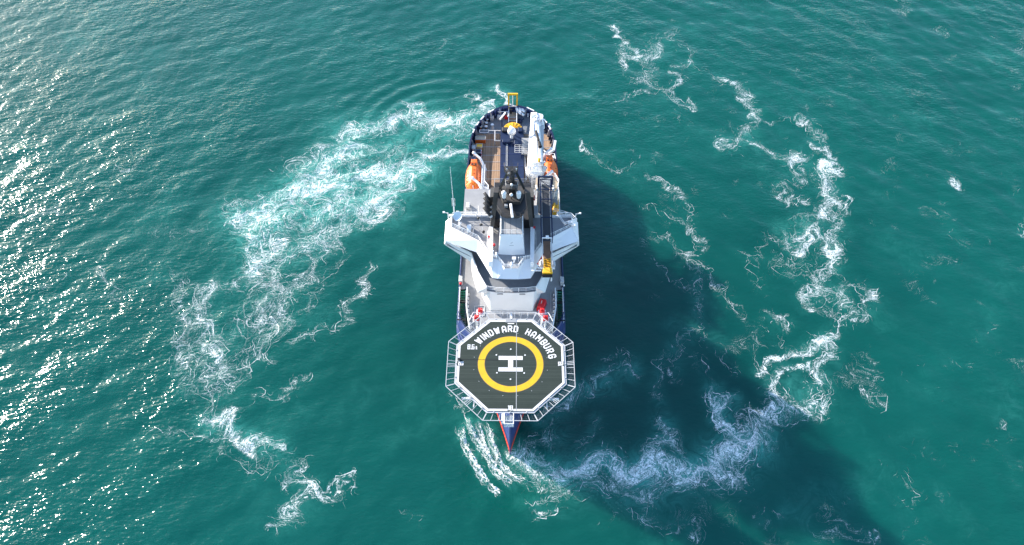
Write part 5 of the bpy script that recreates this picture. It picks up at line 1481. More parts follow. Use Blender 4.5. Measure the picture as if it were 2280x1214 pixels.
ob('boom_bracket', MB().prism([(3.5, 66.8, 15.2), (4.6, 66.8, 15.2), (4.5, 71.6, 15.2), (4.1, 71.6, 15.2)], [(3.55, 67.0, 16.6), (4.6, 67.0, 17.0), (4.5, 71.5, 17.0), (4.2, 71.5, 16.9)]), 'white', CR)
ob('luffing_cylinder', MB().cyl((5.05, 67.7, 17.4), (5.6, 64.8, 17.3), 0.27, 0.27, 12).cyl((5.6, 64.8, 17.3), (5.72, 64.2, 17.3), 0.14).lathe((5.92, 62.9, 17.25), [(0.02, -0.2), (0.42, 0.0), (0.02, 0.2)], 14).cyl((5.7, 64.3, 17.3), (5.9, 62.8, 17.25), 0.34, 0.40, 12), 'rubber', CR, smooth=False)
ob('cylinder_lug', MB().box(4.9, 5.3, 67.4, 68.1, 16.8, 17.3), 'light_grey', CR)
ob('boom_pennant', MB().cyl((5.55, 58.8, 16.8), (5.7, 59.4, 17.2), 0.3, n=10), 'yellow', CR)
ob('hose_reel', MB().cyl((6.0, 58.2, 16.6), (6.9, 59.0, 16.6), 0.22, n=10).cyl((6.6, 57.6, 15.2), (7.0, 58.4, 15.9), 0.5, n=12), 'light_grey', CR)
ob('hook_block', MB().dome((4.4, 57.7, 16.2), 0.42, 0.35, 12).cyl((5.2, 57.4, 15.8), (5.2, 58.6, 16.4), 0.12), 'white_frame', CR)
ob('crane_walkway', MB().bar((2.75, 65.6, 11.6), (3.0, 58.6, 11.6), 0.35, 0.16).bar((2.72, 65.6, 12.3), (2.95, 58.6, 12.3), 0.08), 'white_frame', CR)

# ---------------------------------------------------------------- lifeboats
def make_lifeboat(cx, y0, y1, name_label):
    root = empty('lifeboat', (cx, (y0 + y1) / 2, 9.7))
    tag(root, name_label, 'lifeboat', 'enclosed orange lifeboats in the davits')
    us = np.linspace(0, 1, 15)
    def w(u): return 1.58 * max(0.0, 1 - abs(2 * u - 1) ** 3.0) ** 0.62 + 0.12
    def section(u, kind):
        ww = w(u); y = y0 + (y1 - y0) * u
        e = 1 - abs(2 * u - 1) ** 4
        if kind == 'hull':
            pr = [(-ww, 11.05), (-ww * 0.86, 10.3), (-ww * 0.35, 9.8 + 0.5 * (1 - e)), (0, 9.7 + 0.7 * (1 - e)), (ww * 0.35, 9.8 + 0.5 * (1 - e)), (ww * 0.86, 10.3), (ww, 11.05)]
        else:
            pr = [(-ww * 0.97, 11.1), (-ww * 0.90, 11.7 * e + 11.2 * (1 - e)), (-ww * 0.60, 11.2 + 1.15 * e), (-ww * 0.28, 11.2 + 1.4 * e), (ww * 0.28, 11.2 + 1.4 * e), (ww * 0.60, 11.2 + 1.15 * e), (ww * 0.90, 11.7 * e + 11.2 * (1 - e)), (ww * 0.97, 11.1)]
        return [(cx + x, y, z) for x, z in pr]
    for kind, nm in (('hull', 'boat_hull'), ('canopy', 'canopy')):
        mb = MB(); n = None
        for u in us:
            s_ = section(u, kind); n = len(s_); mb.v += s_
        for j in range(len(us) - 1):
            for k_ in range(n - 1):
                q = (j * n + k_, j * n + k_ + 1, (j + 1) * n + k_ + 1, (j + 1) * n + k_)
                mb.f.append(q if kind == 'hull' else q[::-1])
        mb.f.append(tuple(range(n - 1, -1, -1)) if kind == 'canopy' else tuple(range(n)))
        mb.f.append(tuple(range((len(us) - 1) * n, len(us) * n)) if kind == 'canopy' else tuple(range(len(us) * n - 1, (len(us) - 1) * n - 1, -1)))
        part = ob(nm, mb, 'orange', root)
        if kind == 'canopy':
            can = part
    ob('fender_rail', MB().tube([(cx - w(u) - 0.02, y0 + (y1 - y0) * u, 11.07) for u in us] , 0.09).tube([(cx + w(u) + 0.02, y0 + (y1 - y0) * u, 11.07) for u in us], 0.09), 'orange', root)
    cu = ob('cupola', MB().prism([(cx - 0.85, y1 - 2.2, 12.2), (cx + 0.85, y1 - 2.2, 12.2), (cx + 0.8, y1 - 0.5, 11.6), (cx - 0.8, y1 - 0.5, 11.6)],
                                 [(cx - 0.62, y1 - 1.75, 13.05), (cx + 0.62, y1 - 1.75, 13.05), (cx + 0.62, y1 - 0.7, 13.0), (cx - 0.62, y1 - 0.7, 13.0)]), 'orange', root, bevel=0.06)
    for dx in (-0.36, 0.36):
        ob('cupola_window', MB().quad((cx + dx - 0.2, y1 - 2.02, 12.55), (cx + dx + 0.2, y1 - 2.02, 12.55), (cx + dx + 0.2, y1 - 1.88, 12.82), (cx + dx - 0.2, y1 - 1.88, 12.82)), 'glass', cu, solid=0.02)
    for u in (0.28, 0.42, 0.56):
        y = y0 + (y1 - y0) * u
        for dx in (-1.28, 1.28):
            ob('side_port', MB().dome((cx + dx, y, 11.95), 0.17, 0.12, 8), 'glass', can)
    for u in (0.2, 0.5, 0.62):
        y = y0 + (y1 - y0) * u
        ob('roof_fitting', MB().box(cx - 0.12, cx + 0.12, y - 0.12, y + 0.12, 12.45, 12.72), 'orange', can)
    ob('lifting_hook', MB().cyl((cx, y0 + 0.7, 11.4), (cx, y0 + 0.7, 12.7), 0.09).cyl((cx, y1 - 0.35, 11.3), (cx, y1 - 0.35, 12.7), 0.09), 'light_grey', root)
    ob('grab_line', MB().tube([(cx - 1.45, y0 + 1.4, 11.6), (cx - 0.4, y0 + 2.0, 12.6), (cx + 0.5, y0 + 1.1, 12.5)], 0.03).tube([(cx + 0.4, y0 + 0.4, 11.7), (cx + 0.6, y0 + 2.2, 12.55)], 0.03), 'yellow', root)
    return root


make_lifeboat(-8.32, 54.9, 64.1, 'orange enclosed lifeboat lying clear beside the wooden deck, behind the bridge wing with the dish')
make_lifeboat(8.15, 57.0, 65.6, 'orange enclosed lifeboat half hidden by the white crane and the gangway tower')

# davits
for sg, y0, y1 in ((-1, 54.9, 64.1), (1, 57.0, 65.6)):
    X = lambda v: sg * v
    DV = ob('davit', MB().bar((X(6.3), y0 + 1.6, 11.6), (X(6.3), y1 - 1.6, 11.6), 0.5, 0.18).bar((X(6.55), y0 + 1.6, 11.9), (X(6.55), y1 - 1.6, 11.9), 0.14, 0.9).bar((X(5.95), y0 + 2.0, 12.1), (X(5.95), y1 - 1.6, 12.1), 0.10, 0.8), 'white', ship)
    for yy, ya in ((y0 - 0.6, y0 + 2.2), (y1 - 2.0, y1 + 0.7)):
        ob('davit_arm', MB().bar((X(5.8), yy, 10.8), (X(7.0), (yy + ya) / 2, 13.2), 0.42, 0.5).bar((X(6.95), (yy + ya) / 2 - 0.05, 13.15), (X(8.5), ya, 13.55), 0.38, 0.4), 'white', DV)
        ob('davit_head', MB().dome((X(8.45), ya, 13.55), 0.38, 0.3, 10).cyl((X(8.4), ya, 12.7), (X(8.4), ya, 13.5), 0.05), 'white', DV)
        ob('davit_post', MB().bar((X(6.0), yy, 7.0), (X(6.0), yy, 11.2), 0.6, 0.6).bar((X(6.0), yy, 7.2), (X(8.8), yy + 0.1, 9.2), 0.3), 'white', DV)
    ob('davit_frame', MB().tube([(X(5.9), y0 + 2.4, 12.5), (X(5.05), y0 + 1.0, 12.5), (X(5.15), y0 - 2.0, 12.5)], 0.09).tube([(X(5.9), y0 + 2.4, 11.6), (X(5.05), y0 + 1.0, 11.6), (X(5.15), y0 - 2.0, 11.6)], 0.07).tube([(X(6.3), y0 + 0.6, 12.4), (X(5.5), y0 + 0.6, 12.4), (X(5.5), y0 - 1.4, 12.4)], 0.07), 'white_frame', DV)
    ob('davit_deck', MB().slab([(X(5.1), y0 - 2.2), (X(6.4), y0 - 2.2), (X(6.4), y1 - 1.7), (X(5.9), y1 - 1.7), (X(5.9), y0 + 2.3), (X(5.1), y0 + 1.0)][::(1 if sg > 0 else -1)], 11.35, 11.45), 'light_grey', DV)
    ob('davit_winch', MB().box(X(7.0) - 0.7, X(7.0) + 0.7, y0 - 1.6, y0 - 0.5, 11.0, 12.2).cyl((X(6.4), y0 - 0.4, 11.8), (X(7.6), y0 - 0.4, 11.8), 0.45, n=12).cyl((X(5.8), y0 - 1.8, 12.3), (X(7.2), y0 - 0.2, 12.7), 0.14), 'white', DV, bevel=0.05)
    # platform with white rounded lip below the bow of the boat
    ob('boat_platform', MB().box(min(X(5.2), X(9.8)), max(X(5.2), X(9.8)), y0 - 2.3, y0 + 0.6, 10.6, 10.8), 'light_grey', DV)
    ob('platform_lip', MB().tube([(X(9.85), y0 + 0.7, 11.6), (X(9.75), y0 - 1.6, 11.6), (X(9.3), y0 - 2.15, 11.6), (X(5.2), y0 - 2.2, 11.6)], 0.16, 8).tube([(X(9.8), y0 + 0.7, 11.1), (X(9.7), y0 - 1.6, 11.1), (X(9.25), y0 - 2.1, 11.1), (X(5.2), y0 - 2.15, 11.1)], 0.07, 6), 'white', DV)
# outboard rescue boat davit beside the port lifeboat
ob('rescue_davit', MB().bar((9.55, 70.1, 12.4), (9.1, 67.4, 12.0), 0.55, 0.5).bar((9.1, 67.6, 12.0), (7.6, 66.8, 11.6), 0.45).bar((7.3, 66.6, 7.0), (7.3, 66.6, 11.8), 0.6, 0.6).bar((7.4, 66.6, 11.7), (9.2, 65.2, 11.9), 0.5, 0.4).tube([(7.0, 67.6, 11.9), (7.6, 66.4, 12.2), (9.3, 66.2, 12.2), (9.5, 64.8, 12.0)], 0.08), 'white', ship)

# ---------------------------------------------------------------- gear on the after deck
AF = ob('stern_gate', MB().bar((-1.0, 85.85, 8.2), (-1.05, 86.1, 12.6), 0.36, 0.42).bar((0.95, 85.85, 8.2), (1.0, 86.1, 12.6), 0.36, 0.42).bar((-1.22, 86.1, 12.5), (1.17, 86.1, 12.5), 0.42, 0.42), 'yellow', ship)
ob('gate_pole', MB().cyl((-0.02, 86.3, 8.5), (-0.02, 86.6, 12.3), 0.10), 'dish', AF)
ob('gate_lower_bar', MB().bar((-1.0, 85.6, 9.3), (0.95, 85.6, 9.3), 0.2), 'light_grey', AF)
PW = ob('stern_passage', MB().box(-0.95, 0.9, 80.9, 85.4, 7.11, 7.7), 'tan', ship)
ob('passage_side', MB().bar((-0.98, 81.0, 8.3), (-0.98, 85.5, 8.6), 0.16, 0.3), 'white_frame', PW)
ob('passage_side', MB().bar((0.93, 80.6, 8.3), (0.93, 85.5, 8.6), 0.16, 0.3), 'white_frame', PW)
for q in range(5):
    ob('passage_step', MB().box(-0.85, 0.8, 81.0 + 0.55 * q, 81.35 + 0.55 * q, 7.71, 7.8), 'brown' if q % 2 else 'grey', PW)
ob('passage_post', MB().cyl((-0.45, 84.9, 7.7), (-0.45, 84.9, 8.9), 0.22, 0.14).box(-0.8, -0.1, 84.7, 85.1, 8.9, 9.0), 'rubber', PW)
for x, y in ((-6.11, 82.4), (-7.01, 81.5), (-6.21, 81.2), (-7.5, 79.9), (-6.24, 79.9)):
    bl = ob('bollard', MB().cyl((x, y, 7.1), (x, y, 7.9), 0.26, 0.26, 12), 'brown', ship)
    ob('bollard_cap', MB().cyl((x, y, 7.9), (x, y, 8.02), 0.36, 0.36, 14), 'white_frame', bl)
for x, y in ((-4.81, 80.3), (6.5, 79.8), (8.6, 80.4)):
    cpn = ob('capstan', MB().lathe((x, y, 7.1), [(0.5, 0), (0.3, 0.3), (0.28, 0.7), (0.42, 0.9), (0.42, 1.0), (0.05, 1.05)], 14), 'light_grey', ship)
    ob('capstan_top', MB().cyl((x, y, 8.16), (x, y, 8.24), 0.34, n=14), 'white_frame', cpn)
ob('vent_box', MB().box(-5.4, -4.5, 82.9, 83.8, 7.1, 8.0), 'light_grey', ship, bevel=0.12)
ob('hose_box', MB().box(-3.7, -2.4, 83.2, 84.2, 7.1, 7.9), 'light_grey', ship, bevel=0.06)
ob('hose_reel', MB().cyl((-1.6, 83.3, 7.5), (-1.6, 84.1, 7.5), 0.42, n=14), 'red', ship)
ob('boat_boom', MB().bar((-3.05, 81.2, 8.9), (-1.75, 83.5, 9.1), 0.34, 0.3), 'white_frame', ship)
ob('mooring_frame', MB().tube([(-4.2, 84.6, 8.4), (-1.2, 84.7, 8.4), (-1.2, 82.9, 8.4)], 0.09).tube([(-7.74, 78.2, 8.3), (-5.60, 78.22, 8.3), (-5.6, 77.4, 8.3), (-7.74, 77.4, 8.3), (-7.74, 78.2, 8.3)], 0.08), 'white_frame', ship)
ob('deck_gantry', MB().bar((-5.6, 77.9, 8.4), (-2.8, 77.9, 8.4), 0.18).bar((-4.15, 77.9, 8.4), (-4.1, 74.3, 8.4), 0.22).bar((-4.1, 74.4, 8.4), (-2.8, 74.4, 8.4), 0.14).bar((-2.8, 77.9, 7.1), (-2.8, 77.9, 8.4), 0.18).bar((-4.1, 74.4, 7.1), (-4.1, 74.4, 8.4), 0.18).bar((-5.6, 77.9, 7.1), (-5.6, 77.9, 8.4), 0.18), 'light_grey', ship)
for x, y, r_ in ((1.0, 85.2, 25), (1.7, 85.2, 20), (2.4, 85.0, 35), (2.0, 83.6, 60)):
    d = Vector((math.sin(R(r_)) * 0.5, -math.cos(R(r_)) * 0.75, 0))
    c_ = Vector((x, y, 8.7))
    bg_ = ob('wrapped_fender', MB().lathe((0, 0, 0), [(0.02, -0.95), (0.28, -0.8), (0.36, 0), (0.28, 0.8), (0.02, 0.95)], 10), 'white_frame', ship, smooth=True)
    bg_.data.transform(Matrix.Translation(c_) @ (d.normalized().to_track_quat('Z', 'Y').to_matrix().to_4x4()))
ob('rope_pile', MB().lathe((1.6, 82.6, 7.2), [(0.7, 0), (0.75, 0.2), (0.55, 0.45), (0.3, 0.5), (0.05, 0.2)], 12).cyl((1.9, 82.2, 7.6), (2.6, 82.9, 7.8), 0.14), 'navy', ship)
for x, y, m_ in ((3.67, 84.4, 'white_frame'), (4.46, 84.0, 'white_frame'), (4.86, 83.6, 'red'), (8.97, 79.0, 'red')):
    ob('deck_fitting', MB().cyl((x, y, 7.1), (x, y, 8.1), 0.22, 0.26, 10), m_, ship)

# loose cargo against the starboard bulwark
def crate(x0, x1, y0, y1, z0, z1, mat, label, cat, nm='cargo_box', grp=None, lid=None):
    rt_ = empty(nm, ((x0 + x1) / 2, (y0 + y1) / 2, z0))
    tag(rt_, label, cat, grp)
    ob('box_body', MB().box(x0, x1, y0, y1, z0, z1), mat, rt_, bevel=0.05)
    ob('lid', MB().box(x0 - 0.04, x1 + 0.04, y0 - 0.04, y1 + 0.04, z1 + 0.003, z1 + 0.08), lid or mat, rt_, bevel=0.02)
    ob('corner_frame', MB().bar((x0, y0, z1 + 0.12), (x1, y0, z1 + 0.12), 0.08).bar((x0, y1, z1 + 0.12), (x1, y1, z1 + 0.12), 0.08).bar((x0, y0, z1 + 0.12), (x0, y1, z1 + 0.12), 0.08).bar((x1, y0, z1 + 0.12), (x1, y1, z1 + 0.12), 0.08), 'light_grey', rt_)
    return rt_


crate(-8.6, -6.3, 74.9, 76.1, 7.1, 8.2, 'orange', 'orange cargo bin with wooden lid on the after deck by the left bulwark', 'cargo bin', 'cargo_bin', 'cargo bins along the bulwark of the after deck', lid='tan')
crate(-8.3, -6.9, 72.4, 73.6, 7.1, 8.1, 'yellow', 'yellow cargo bin on the after deck behind the left lifeboat', 'cargo bin', 'cargo_bin', 'cargo bins along the bulwark of the after deck')
crate(-8.4, -7.2, 70.6, 71.9, 7.1, 8.0, 'navy', 'dark blue cargo bin between the yellow bin and the left lifeboat', 'cargo bin', 'cargo_bin', 'cargo bins along the bulwark of the after deck')
crate(-9.3, -8.5, 71.4, 72.6, 7.1, 8.6, 'light_grey', 'small pale grey cargo bin tight against the left bulwark', 'cargo bin', 'cargo_bin', 'cargo bins along the bulwark of the after deck')
crate(-9.2, -8.4, 67.5, 69.0, 7.1, 8.3, 'hull_blue', 'blue cargo bin tucked behind the stern of the left lifeboat', 'cargo bin', 'cargo_bin', 'cargo bins along the bulwark of the after deck')
bar_ = empty('safety_barrier', (-7.05, 70.6, 7.1))
tag(bar_, 'red and white striped barrier line on the wooden after deck', 'barrier')
for q in range(10):
    y = 68.4 + 0.46 * q
    ob('barrier_bar', MB().bar((-7.05, y, 8.1), (-7.08, y + 0.45, 8.1), 0.12, 0.12), 'red' if q % 2 else 'mark_white', bar_)
for y in (68.5, 70.7, 72.9): ob('barrier_post', MB().cyl((-7.05, y, 7.07), (-7.05, y, 8.04), 0.05), 'light_grey', bar_)
# covered equipment on the foredeck
rc = empty('covered_equipment', (5.45, 24.65, 12.0))
tag(rc, 'red covered equipment box standing askew beside the white front house', 'covered box')
cv = ob('red_cover', MB().prism([(4.72, 23.45, 12.02), (6.10, 23.05, 12.02), (6.80, 25.3, 12.02), (5.45, 25.75, 12.02)], [(4.85, 23.6, 13.3), (5.98, 23.3, 13.3), (6.62, 25.15, 13.4), (5.50, 25.5, 13.4)]), 'red', rc, bevel=0.12)
ob('white_stripe', MB().bar((5.6, 24.2, 13.38), (5.8, 24.9, 13.41), 0.10, 0.03), 'mark_white', cv)

# ---------------------------------------------------------------- helideck over the bow
HC = (0.0, 7.4)
HZ = 19.0


def octagon(f, z=None):
    e = f * math.tan(math.pi / 8)
    P_ = [(-e, f), (e, f), (f, e), (f, -e), (e, -f), (-e, -f), (-f, -e), (-f, e)]
    P_ = [(HC[0] + x, HC[1] + y) for x, y in P_]
    return P_[::-1] if z is None else [(x, y, z) for x, y in P_[::-1]]


HD = ob('helideck', MB().slab(octagon(9.05), 18.6, HZ), 'heli_deck', ship)
ob('edge_gutter', MB().prism(octagon(9.06, 18.55), octagon(9.34, 18.93)), 'light_grey', HD)


def strip(poly_out, poly_in, k, t0=0.0, t1=1.0, z=HZ + 0.008, h=0.006):
    n = len(poly_out)
    a, b = Vector((*poly_out[k], z)), Vector((*poly_out[(k + 1) % n], z))
    c, d = Vector((*poly_in[k], z)), Vector((*poly_in[(k + 1) % n], z))
    p = [a.lerp(b, t0), a.lerp(b, t1), c.lerp(d, t1), c.lerp(d, t0)]
    return p


oo, oi = octagon(9.0), octagon(8.62)
for k in range(8):
    mid_ = (Vector(oo[k]) + Vector(oo[(k + 1) % 8])) / 2
    gaps = [(0.0, 1.0)]
    if abs(mid_.x) < 0.1 and mid_.y > HC[1]: gaps = [(0.0, 0.375), (0.625, 1.0)]
    elif abs(mid_.x) < 0.1: gaps = [(0.0, 0.44), (0.57, 1.0)]
    elif abs(mid_.y - HC[1]) < 0.1: gaps = [(0.0, 0.44), (0.57, 1.0)]
    for t0, t1 in gaps:
        p = strip(oo, oi, k, t0, t1)
        mb = MB().prism([q - Vector((0, 0, 0.006)) for q in p], p)
        ob('edge_line', mb, 'mark_white', HD)


def ring(r0, r1, z, n=96):
    mb = MB()
    for k in range(n):
        a, b = 2 * math.pi * k / n, 2 * math.pi * (k + 1) / n
        mb.quad(*[(HC[0] + r * math.cos(t), HC[1] + r * math.sin(t), z) for r, t in ((r0, a), (r1, a), (r1, b), (r0, b))])
    return mb


ob('circle_border', ring(4.34, 5.60, HZ + 0.004), 'brown', HD)
ob('landing_circle', ring(4.42, 5.52, HZ + 0.009), 'ring_yellow', HD)


def flat(poly, z=HZ + 0.01):
    return MB().prism([(x, y, z - 0.006) for x, y in poly], [(x, y, z) for x, y in poly])


Hx, Hy = 2.04, 1.52
hm = MB()
for x0, x1, y0, y1 in ((-Hx, Hx, HC[1] + 0.76, HC[1] + Hy), (-Hx, Hx, HC[1] - Hy, HC[1] - 0.76), (-0.42, 0.42, HC[1] - 0.76, HC[1] + 0.76)):
    hm.box(x0, x1, y0, y1, HZ + 0.002, HZ + 0.012)
ob('letter_h_mark', hm, 'mark_white', HD)
# stencil lettering: strokes on a 4 x 6 grid
GLY = {
    'W': [[(0, 6), (1.1, 0), (2.2, 5), (3.3, 0), (4.4, 6)]], 'I': [[(0, 0), (0, 6)]],
    'N': [[(0, 0), (0, 6), (3.4, 0), (3.4, 6)]], 'D': [[(0, 0), (2.4, 0), (3.4, 1), (3.4, 5), (2.4, 6), (0, 6), (0, 0)]],
    'A': [[(0, 0), (0, 4.6), (1, 6), (2.5, 6), (3.5, 4.6), (3.5, 0)], [(0, 2.2), (3.5, 2.2)]],
    'R': [[(0, 0), (0, 6), (2.6, 6), (3.4, 5.3), (3.4, 3.4), (2.6, 2.7), (0, 2.7)], [(2.0, 2.7), (3.4, 0)]],
    'H': [[(0, 0), (0, 6)], [(3.4, 0), (3.4, 6)], [(0, 3), (3.4, 3)]],
    'M': [[(0, 0), (0, 6), (2.0, 2.4), (4.0, 6), (4.0, 0)]],
    'B': [[(0, 0), (0, 6), (2.6, 6), (3.3, 5.3), (3.3, 3.7), (2.6, 3.0), (3.4, 2.3), (3.4, 0.7), (2.6, 0), (0, 0)], [(0, 3), (2.6, 3)]],
    'U': [[(0, 6), (0, 0.9), (0.9, 0), (2.5, 0), (3.4, 0.9), (3.4, 6)]],
    'G': [[(3.4, 4.8), (2.6, 6), (0.8, 6), (0, 5.2), (0, 0.8), (0.8, 0), (2.6, 0), (3.4, 0.8), (3.4, 2.8), (1.8, 2.8)]],
    '8': [[(0, 0), (0, 6), (3, 6), (3, 0), (0, 0)], [(0, 3), (3, 3)]],
    '6': [[(3, 6), (0, 6), (0, 0), (3, 0), (3, 3), (0, 3)]],
    '.': [[(0, 0.0), (0.5, 0.0)]], 't': [[(0.2, 5.0), (0.2, 0), (1.9, 0)], [(-0.4, 3.3), (1.6, 3.3)]],
    '1': [[(0.0, 6), (0.8, 6), (0.8, 0)]],
}
GW_ = {'W': 4.4, 'I': 0, 'M': 4.0, '.': 0.5, 't': 1.8, '1': 0.8, '8': 3, '6': 3}


def glyph(ch, pos, ang, h, thick, z=HZ + 0.011, wide=1.0):
    """one painted character, centred at pos, top pointing along ang (0 = aft, clockwise)"""
    mb = MB()
    s_ = h / 6
    w = GW_.get(ch, 3.4)
    ca, sa = math.cos(ang), math.sin(ang)

    def T(p):
        x, y = (p[0] - w / 2) * s_ * wide, (p[1] - 3) * s_
        return (pos[0] + x * ca + y * sa, pos[1] - x * sa + y * ca)
    dz = 0.0
    for pl in GLY[ch]:
        for a_, b_ in zip(pl[:-1], pl[1:]):
            A, B = Vector(T(a_)), Vector(T(b_))
            d = (B - A).normalized(); n_ = Vector((-d.y, d.x)) * (thick / 2); e_ = d * (thick * 0.38)
            q = [A - e_ - n_, B + e_ - n_, B + e_ + n_, A - e_ + n_]
            mb.prism([(p.x, p.y, z - 0.006) for p in q], [(p.x, p.y, z + dz) for p in q])
            dz += 0.0006
    return mb


RT = 7.25
LET = [('W', -49.7), ('I', -42.6), ('N', -37.0), ('D', -28.6), ('W', -19.6), ('A', -9.6), ('R', -1.2), ('D', 6.9),
       ('H', 24.6), ('A', 33.0), ('M', 42.4), ('B', 51.6), ('U', 59.4), ('R', 67.8), ('G', 77.0)]
for ch, dg in LET:
    t = R(dg)
    o = ob('letter', glyph(ch, (HC[0] + RT * math.sin(t), HC[1] + RT * math.cos(t) - 0.1), t, 1.16, 0.235, wide=0.86), 'mark_white', HD)
for ch, x in (('8', -7.18), ('.', -6.78), ('6', -6.46), ('t', -5.86)):
    ob('weight_figure', glyph(ch, (x, 10.72 if ch != 't' else 10.62), 0, 0.84 if ch != 't' else 0.62, 0.15, wide=0.8), 'mark_white', HD)
for (cx_, cy_), ang in (((-8.42, 7.4), R(90)), ((8.46, 7.45), R(-90)), ((0.03, -1.05), 0)):
    ang2 = ang
    for ch, dx_ in (('1', -0.30), ('8', 0.14)):
        ca, sa = math.cos(ang2), math.sin(ang2)
        ob('size_figure', glyph(ch, (cx_ + dx_ * ca, cy_ - dx_ * sa), ang2, 0.74, 0.15), 'mark_white', HD)
ob('dash_mark', MB().box(-0.58, 0.56, 15.55, 15.75, HZ + 0.002, HZ + 0.012), 'mark_white', HD)
ob('entry_plate', MB().box(-0.95, 0.95, 15.9, 16.75, HZ - 0.2, HZ + 0.05), 'grey', HD)
sd = MB()
sd.box(0.92, 1.04, -1.55, 15.9, HZ + 0.002, HZ + 0.016)
ob('deck_seam', sd, 'grey', HD)
ob('deck_cable', MB().box(-9.0, -2.1, 8.12, 8.17, HZ + 0.002, HZ + 0.03).box(-8.95, -8.6, 7.95, 8.35, HZ + 0.002, HZ + 0.3), 'black', HD)
for x, y in ((0, 10.3), (-2.44, 9.12), (2.44, 9.12), (-2.28, 5.57), (2.28, 5.57), (0, 4.36)):
    ob('tie_down', MB().cyl((x, y, HZ), (x, y, HZ + 0.04), 0.14, n=10), 'mark_white', HD)
tdm = MB()
for k in range(16):
    t = 2 * math.pi * (k + 0.5) / 16
    tdm.cyl((HC[0] + 6.3 * math.cos(t), HC[1] + 6.3 * math.sin(t), HZ), (HC[0] + 6.3 * math.cos(t), HC[1] + 6.3 * math.sin(t), HZ + 0.03), 0.06, n=6)
ob('deck_light', tdm, 'light_grey', HD)
# green perimeter lights
for k in range(8):
    a_, b_ = Vector(octagon(9.2)[k]), Vector(octagon(9.2)[(k + 1) % 8])
    for t in (0.15, 0.5, 0.85):
        p = a_.lerp(b_, t); ob('perimeter_light', MB().cyl((p.x, p.y, 18.94), (p.x, p.y, 19.12), 0.09, n=8), 'light_grey', HD)
# safety net frame
NO, NI = octagon(10.72), octagon(9.36)
for k in range(8):
    a_, b_ = Vector((*NO[k], 18.95)), Vector((*NO[(k + 1) % 8], 18.95))
    c_, d_ = Vector((*NI[k], 18.75)), Vector((*NI[(k + 1) % 8], 18.75))
    fr_ = MB().bar(a_, b_, 0.10, 0.10)
    nb = 7
    for q in range(nb + 1):
        t = q / nb
        if q == nb: continue
        fr_.bar(c_.lerp(d_, t), a_.lerp(b_, t), 0.15 if q == 0 else 0.065, 0.08)
    md = (a_ + b_) / 2
    if k % 2 == 0 or True:
        fr_.bar(c_.lerp(d_, .5), a_.lerp(b_, .5), 0.08)
        fr_.bar(c_.lerp(d_, .535), a_.lerp(b_, .535), 0.08)
    ob('net_frame', fr_, 'light_grey', HD)
# fine netting: thin wires
nw = MB()
for k in range(8):
    a_, b_ = Vector((*NO[k], 18.93)), Vector((*NO[(k + 1) % 8], 18.93))
    c_, d_ = Vector((*NI[k], 18.73)), Vector((*NI[(k + 1) % 8], 18.73))
    for q in range(1, 6):
        nw.cyl(c_.lerp(a_, q / 6), d_.lerp(b_, q / 6), 0.005, n=3, cap=False)
    for q in range(1, 15):
        nw.cyl(c_.lerp(d_, q / 15), a_.lerp(b_, q / 15), 0.005, n=3, cap=False)
ob('safety_net', nw, 'grey', HD)
# bow access platform under the front net
ob('bow_access', MB().box(-0.95, 0.55, -3.9, -1.9, 17.9, 18.0).rail([(-0.95, -2.0, 18.0), (-0.95, -3.9, 18.0), (0.55, -3.9, 18.0), (0.55, -2.0, 18.0)], 1.0, 0.8, 0.06, 3).box(-1.4, -1.05, -3.6, -2.0, 18.2, 18.9), 'white_frame', HD)
ob('access_hatch', MB().box(-0.75, 0.35, -3.8, -3.0, 18.0, 18.06), 'light_grey', HD)
# unseen block added below the helideck to fill out the sea shadow
bhp = [(-x_, y_) for y_ in np.linspace(9.0, 15.6, 8) for x_ in (min(6.8, hb(y_, 12) - 0.5),)]
bhp = bhp + [(-x_, y_) for x_, y_ in reversed(bhp)]
ob('shadow_block', MB().prism([(x_, y_, 12.01) for x_, y_ in bhp], [(x_ * 1.05, y_, 17.6) for x_, y_ in bhp]), 'white', ship)
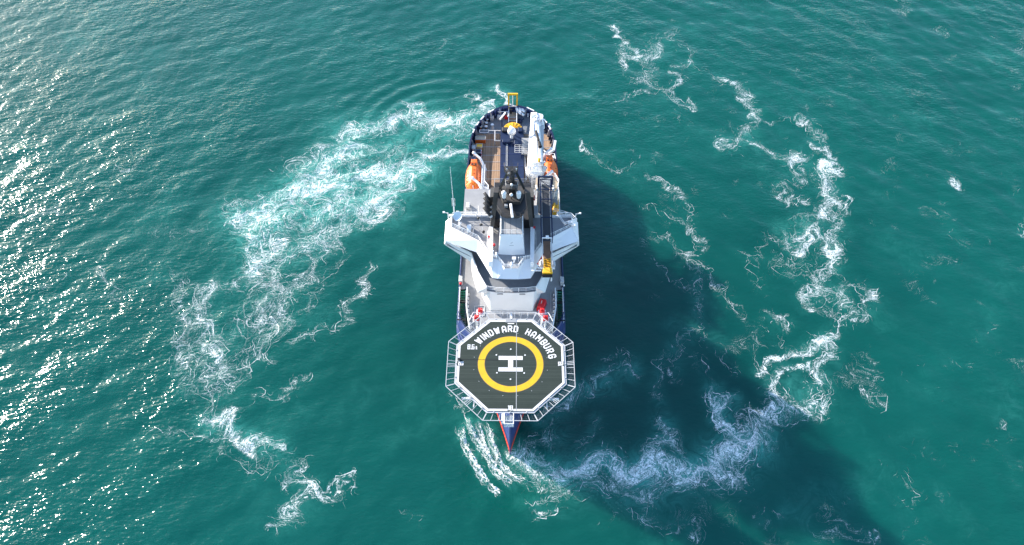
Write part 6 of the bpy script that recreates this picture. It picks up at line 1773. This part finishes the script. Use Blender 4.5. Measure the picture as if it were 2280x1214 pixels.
# lattice below the deck
lt = MB()
for x, y in ((-6, 12.5), (6, 12.5), (-5, 4.5), (5, 4.5), (0, 13.5), (-2, 8.6), (2, 8.6)):
    zb = 12.0 if y > 8 else 12.0
    bx = max(-0.55 * (y + 2) + 0, min(x, 0.55 * (y + 2))) * 0.45
    by = max(y + 2.5, 9.2)
    lt.cyl((bx, by, zb), (x, y, 18.4), 0.22, 0.18, 8)
for y in (1, 5, 9, 13): lt.bar((-8, y, 18.35), (8, y, 18.35), 0.25, 0.45)
for x in (-6, -2, 2, 6): lt.bar((x, -0.5, 18.1), (x, 15.5, 18.1), 0.2, 0.4)
ob('deck_support', lt, 'white', HD)
# walkway frame at the aft edge
aw = MB()
aw.box(-0.15, 0.2, 16.8, 18.3, 18.7, 18.85)
aw.rail([(-4.4, 18.2, 17.9), (4.4, 18.2, 17.9)], 1.0, 1.4, 0.05, 2)
ob('aft_walkway', aw, 'white_frame', HD)
# red fire monitors at the aft corners of the deck
for sg in (-1, 1):
    for x, y in ((5.55, 19.1), (6.15, 17.6)):
        fm = ob('fire_monitor', MB().prism([(sg * x - .5, y - .45, 17.6), (sg * x + .5, y - .45, 17.6), (sg * x + .5, y + .45, 17.6), (sg * x - .5, y + .45, 17.6)],
                                            [(sg * x - .32, y - .35, 18.5), (sg * x + .42, y - .35, 18.5), (sg * x + .42, y + .30, 18.5), (sg * x - .32, y + .30, 18.5)]), 'red', ship, bevel=0.08)
        ob('monitor_nozzle', MB().cyl((sg * x, y, 18.5), (sg * (x - .5), y - .5, 18.9), 0.11, 0.07), 'red', fm)
        ob('monitor_stand', MB().box(sg * x - .65, sg * x + .65, y - .6, y + .6, 17.45, 17.58).cyl((sg * x, y, 12.0), (sg * x, y, 17.45), 0.16), 'white_frame', fm)
    ob('monitor_platform_frame', MB().tube([(sg * 4.4, 18.3, 18.2), (sg * 6.7, 18.6, 18.2), (sg * 7.4, 16.8, 18.2)], 0.06).tube([(sg * 5.0, 17.8, 18.0), (sg * 6.0, 18.9, 18.0)], 0.05).tube([(sg * 5.9, 16.6, 18.0), (sg * 7.2, 18.0, 18.0)], 0.05), 'white_frame', HD)
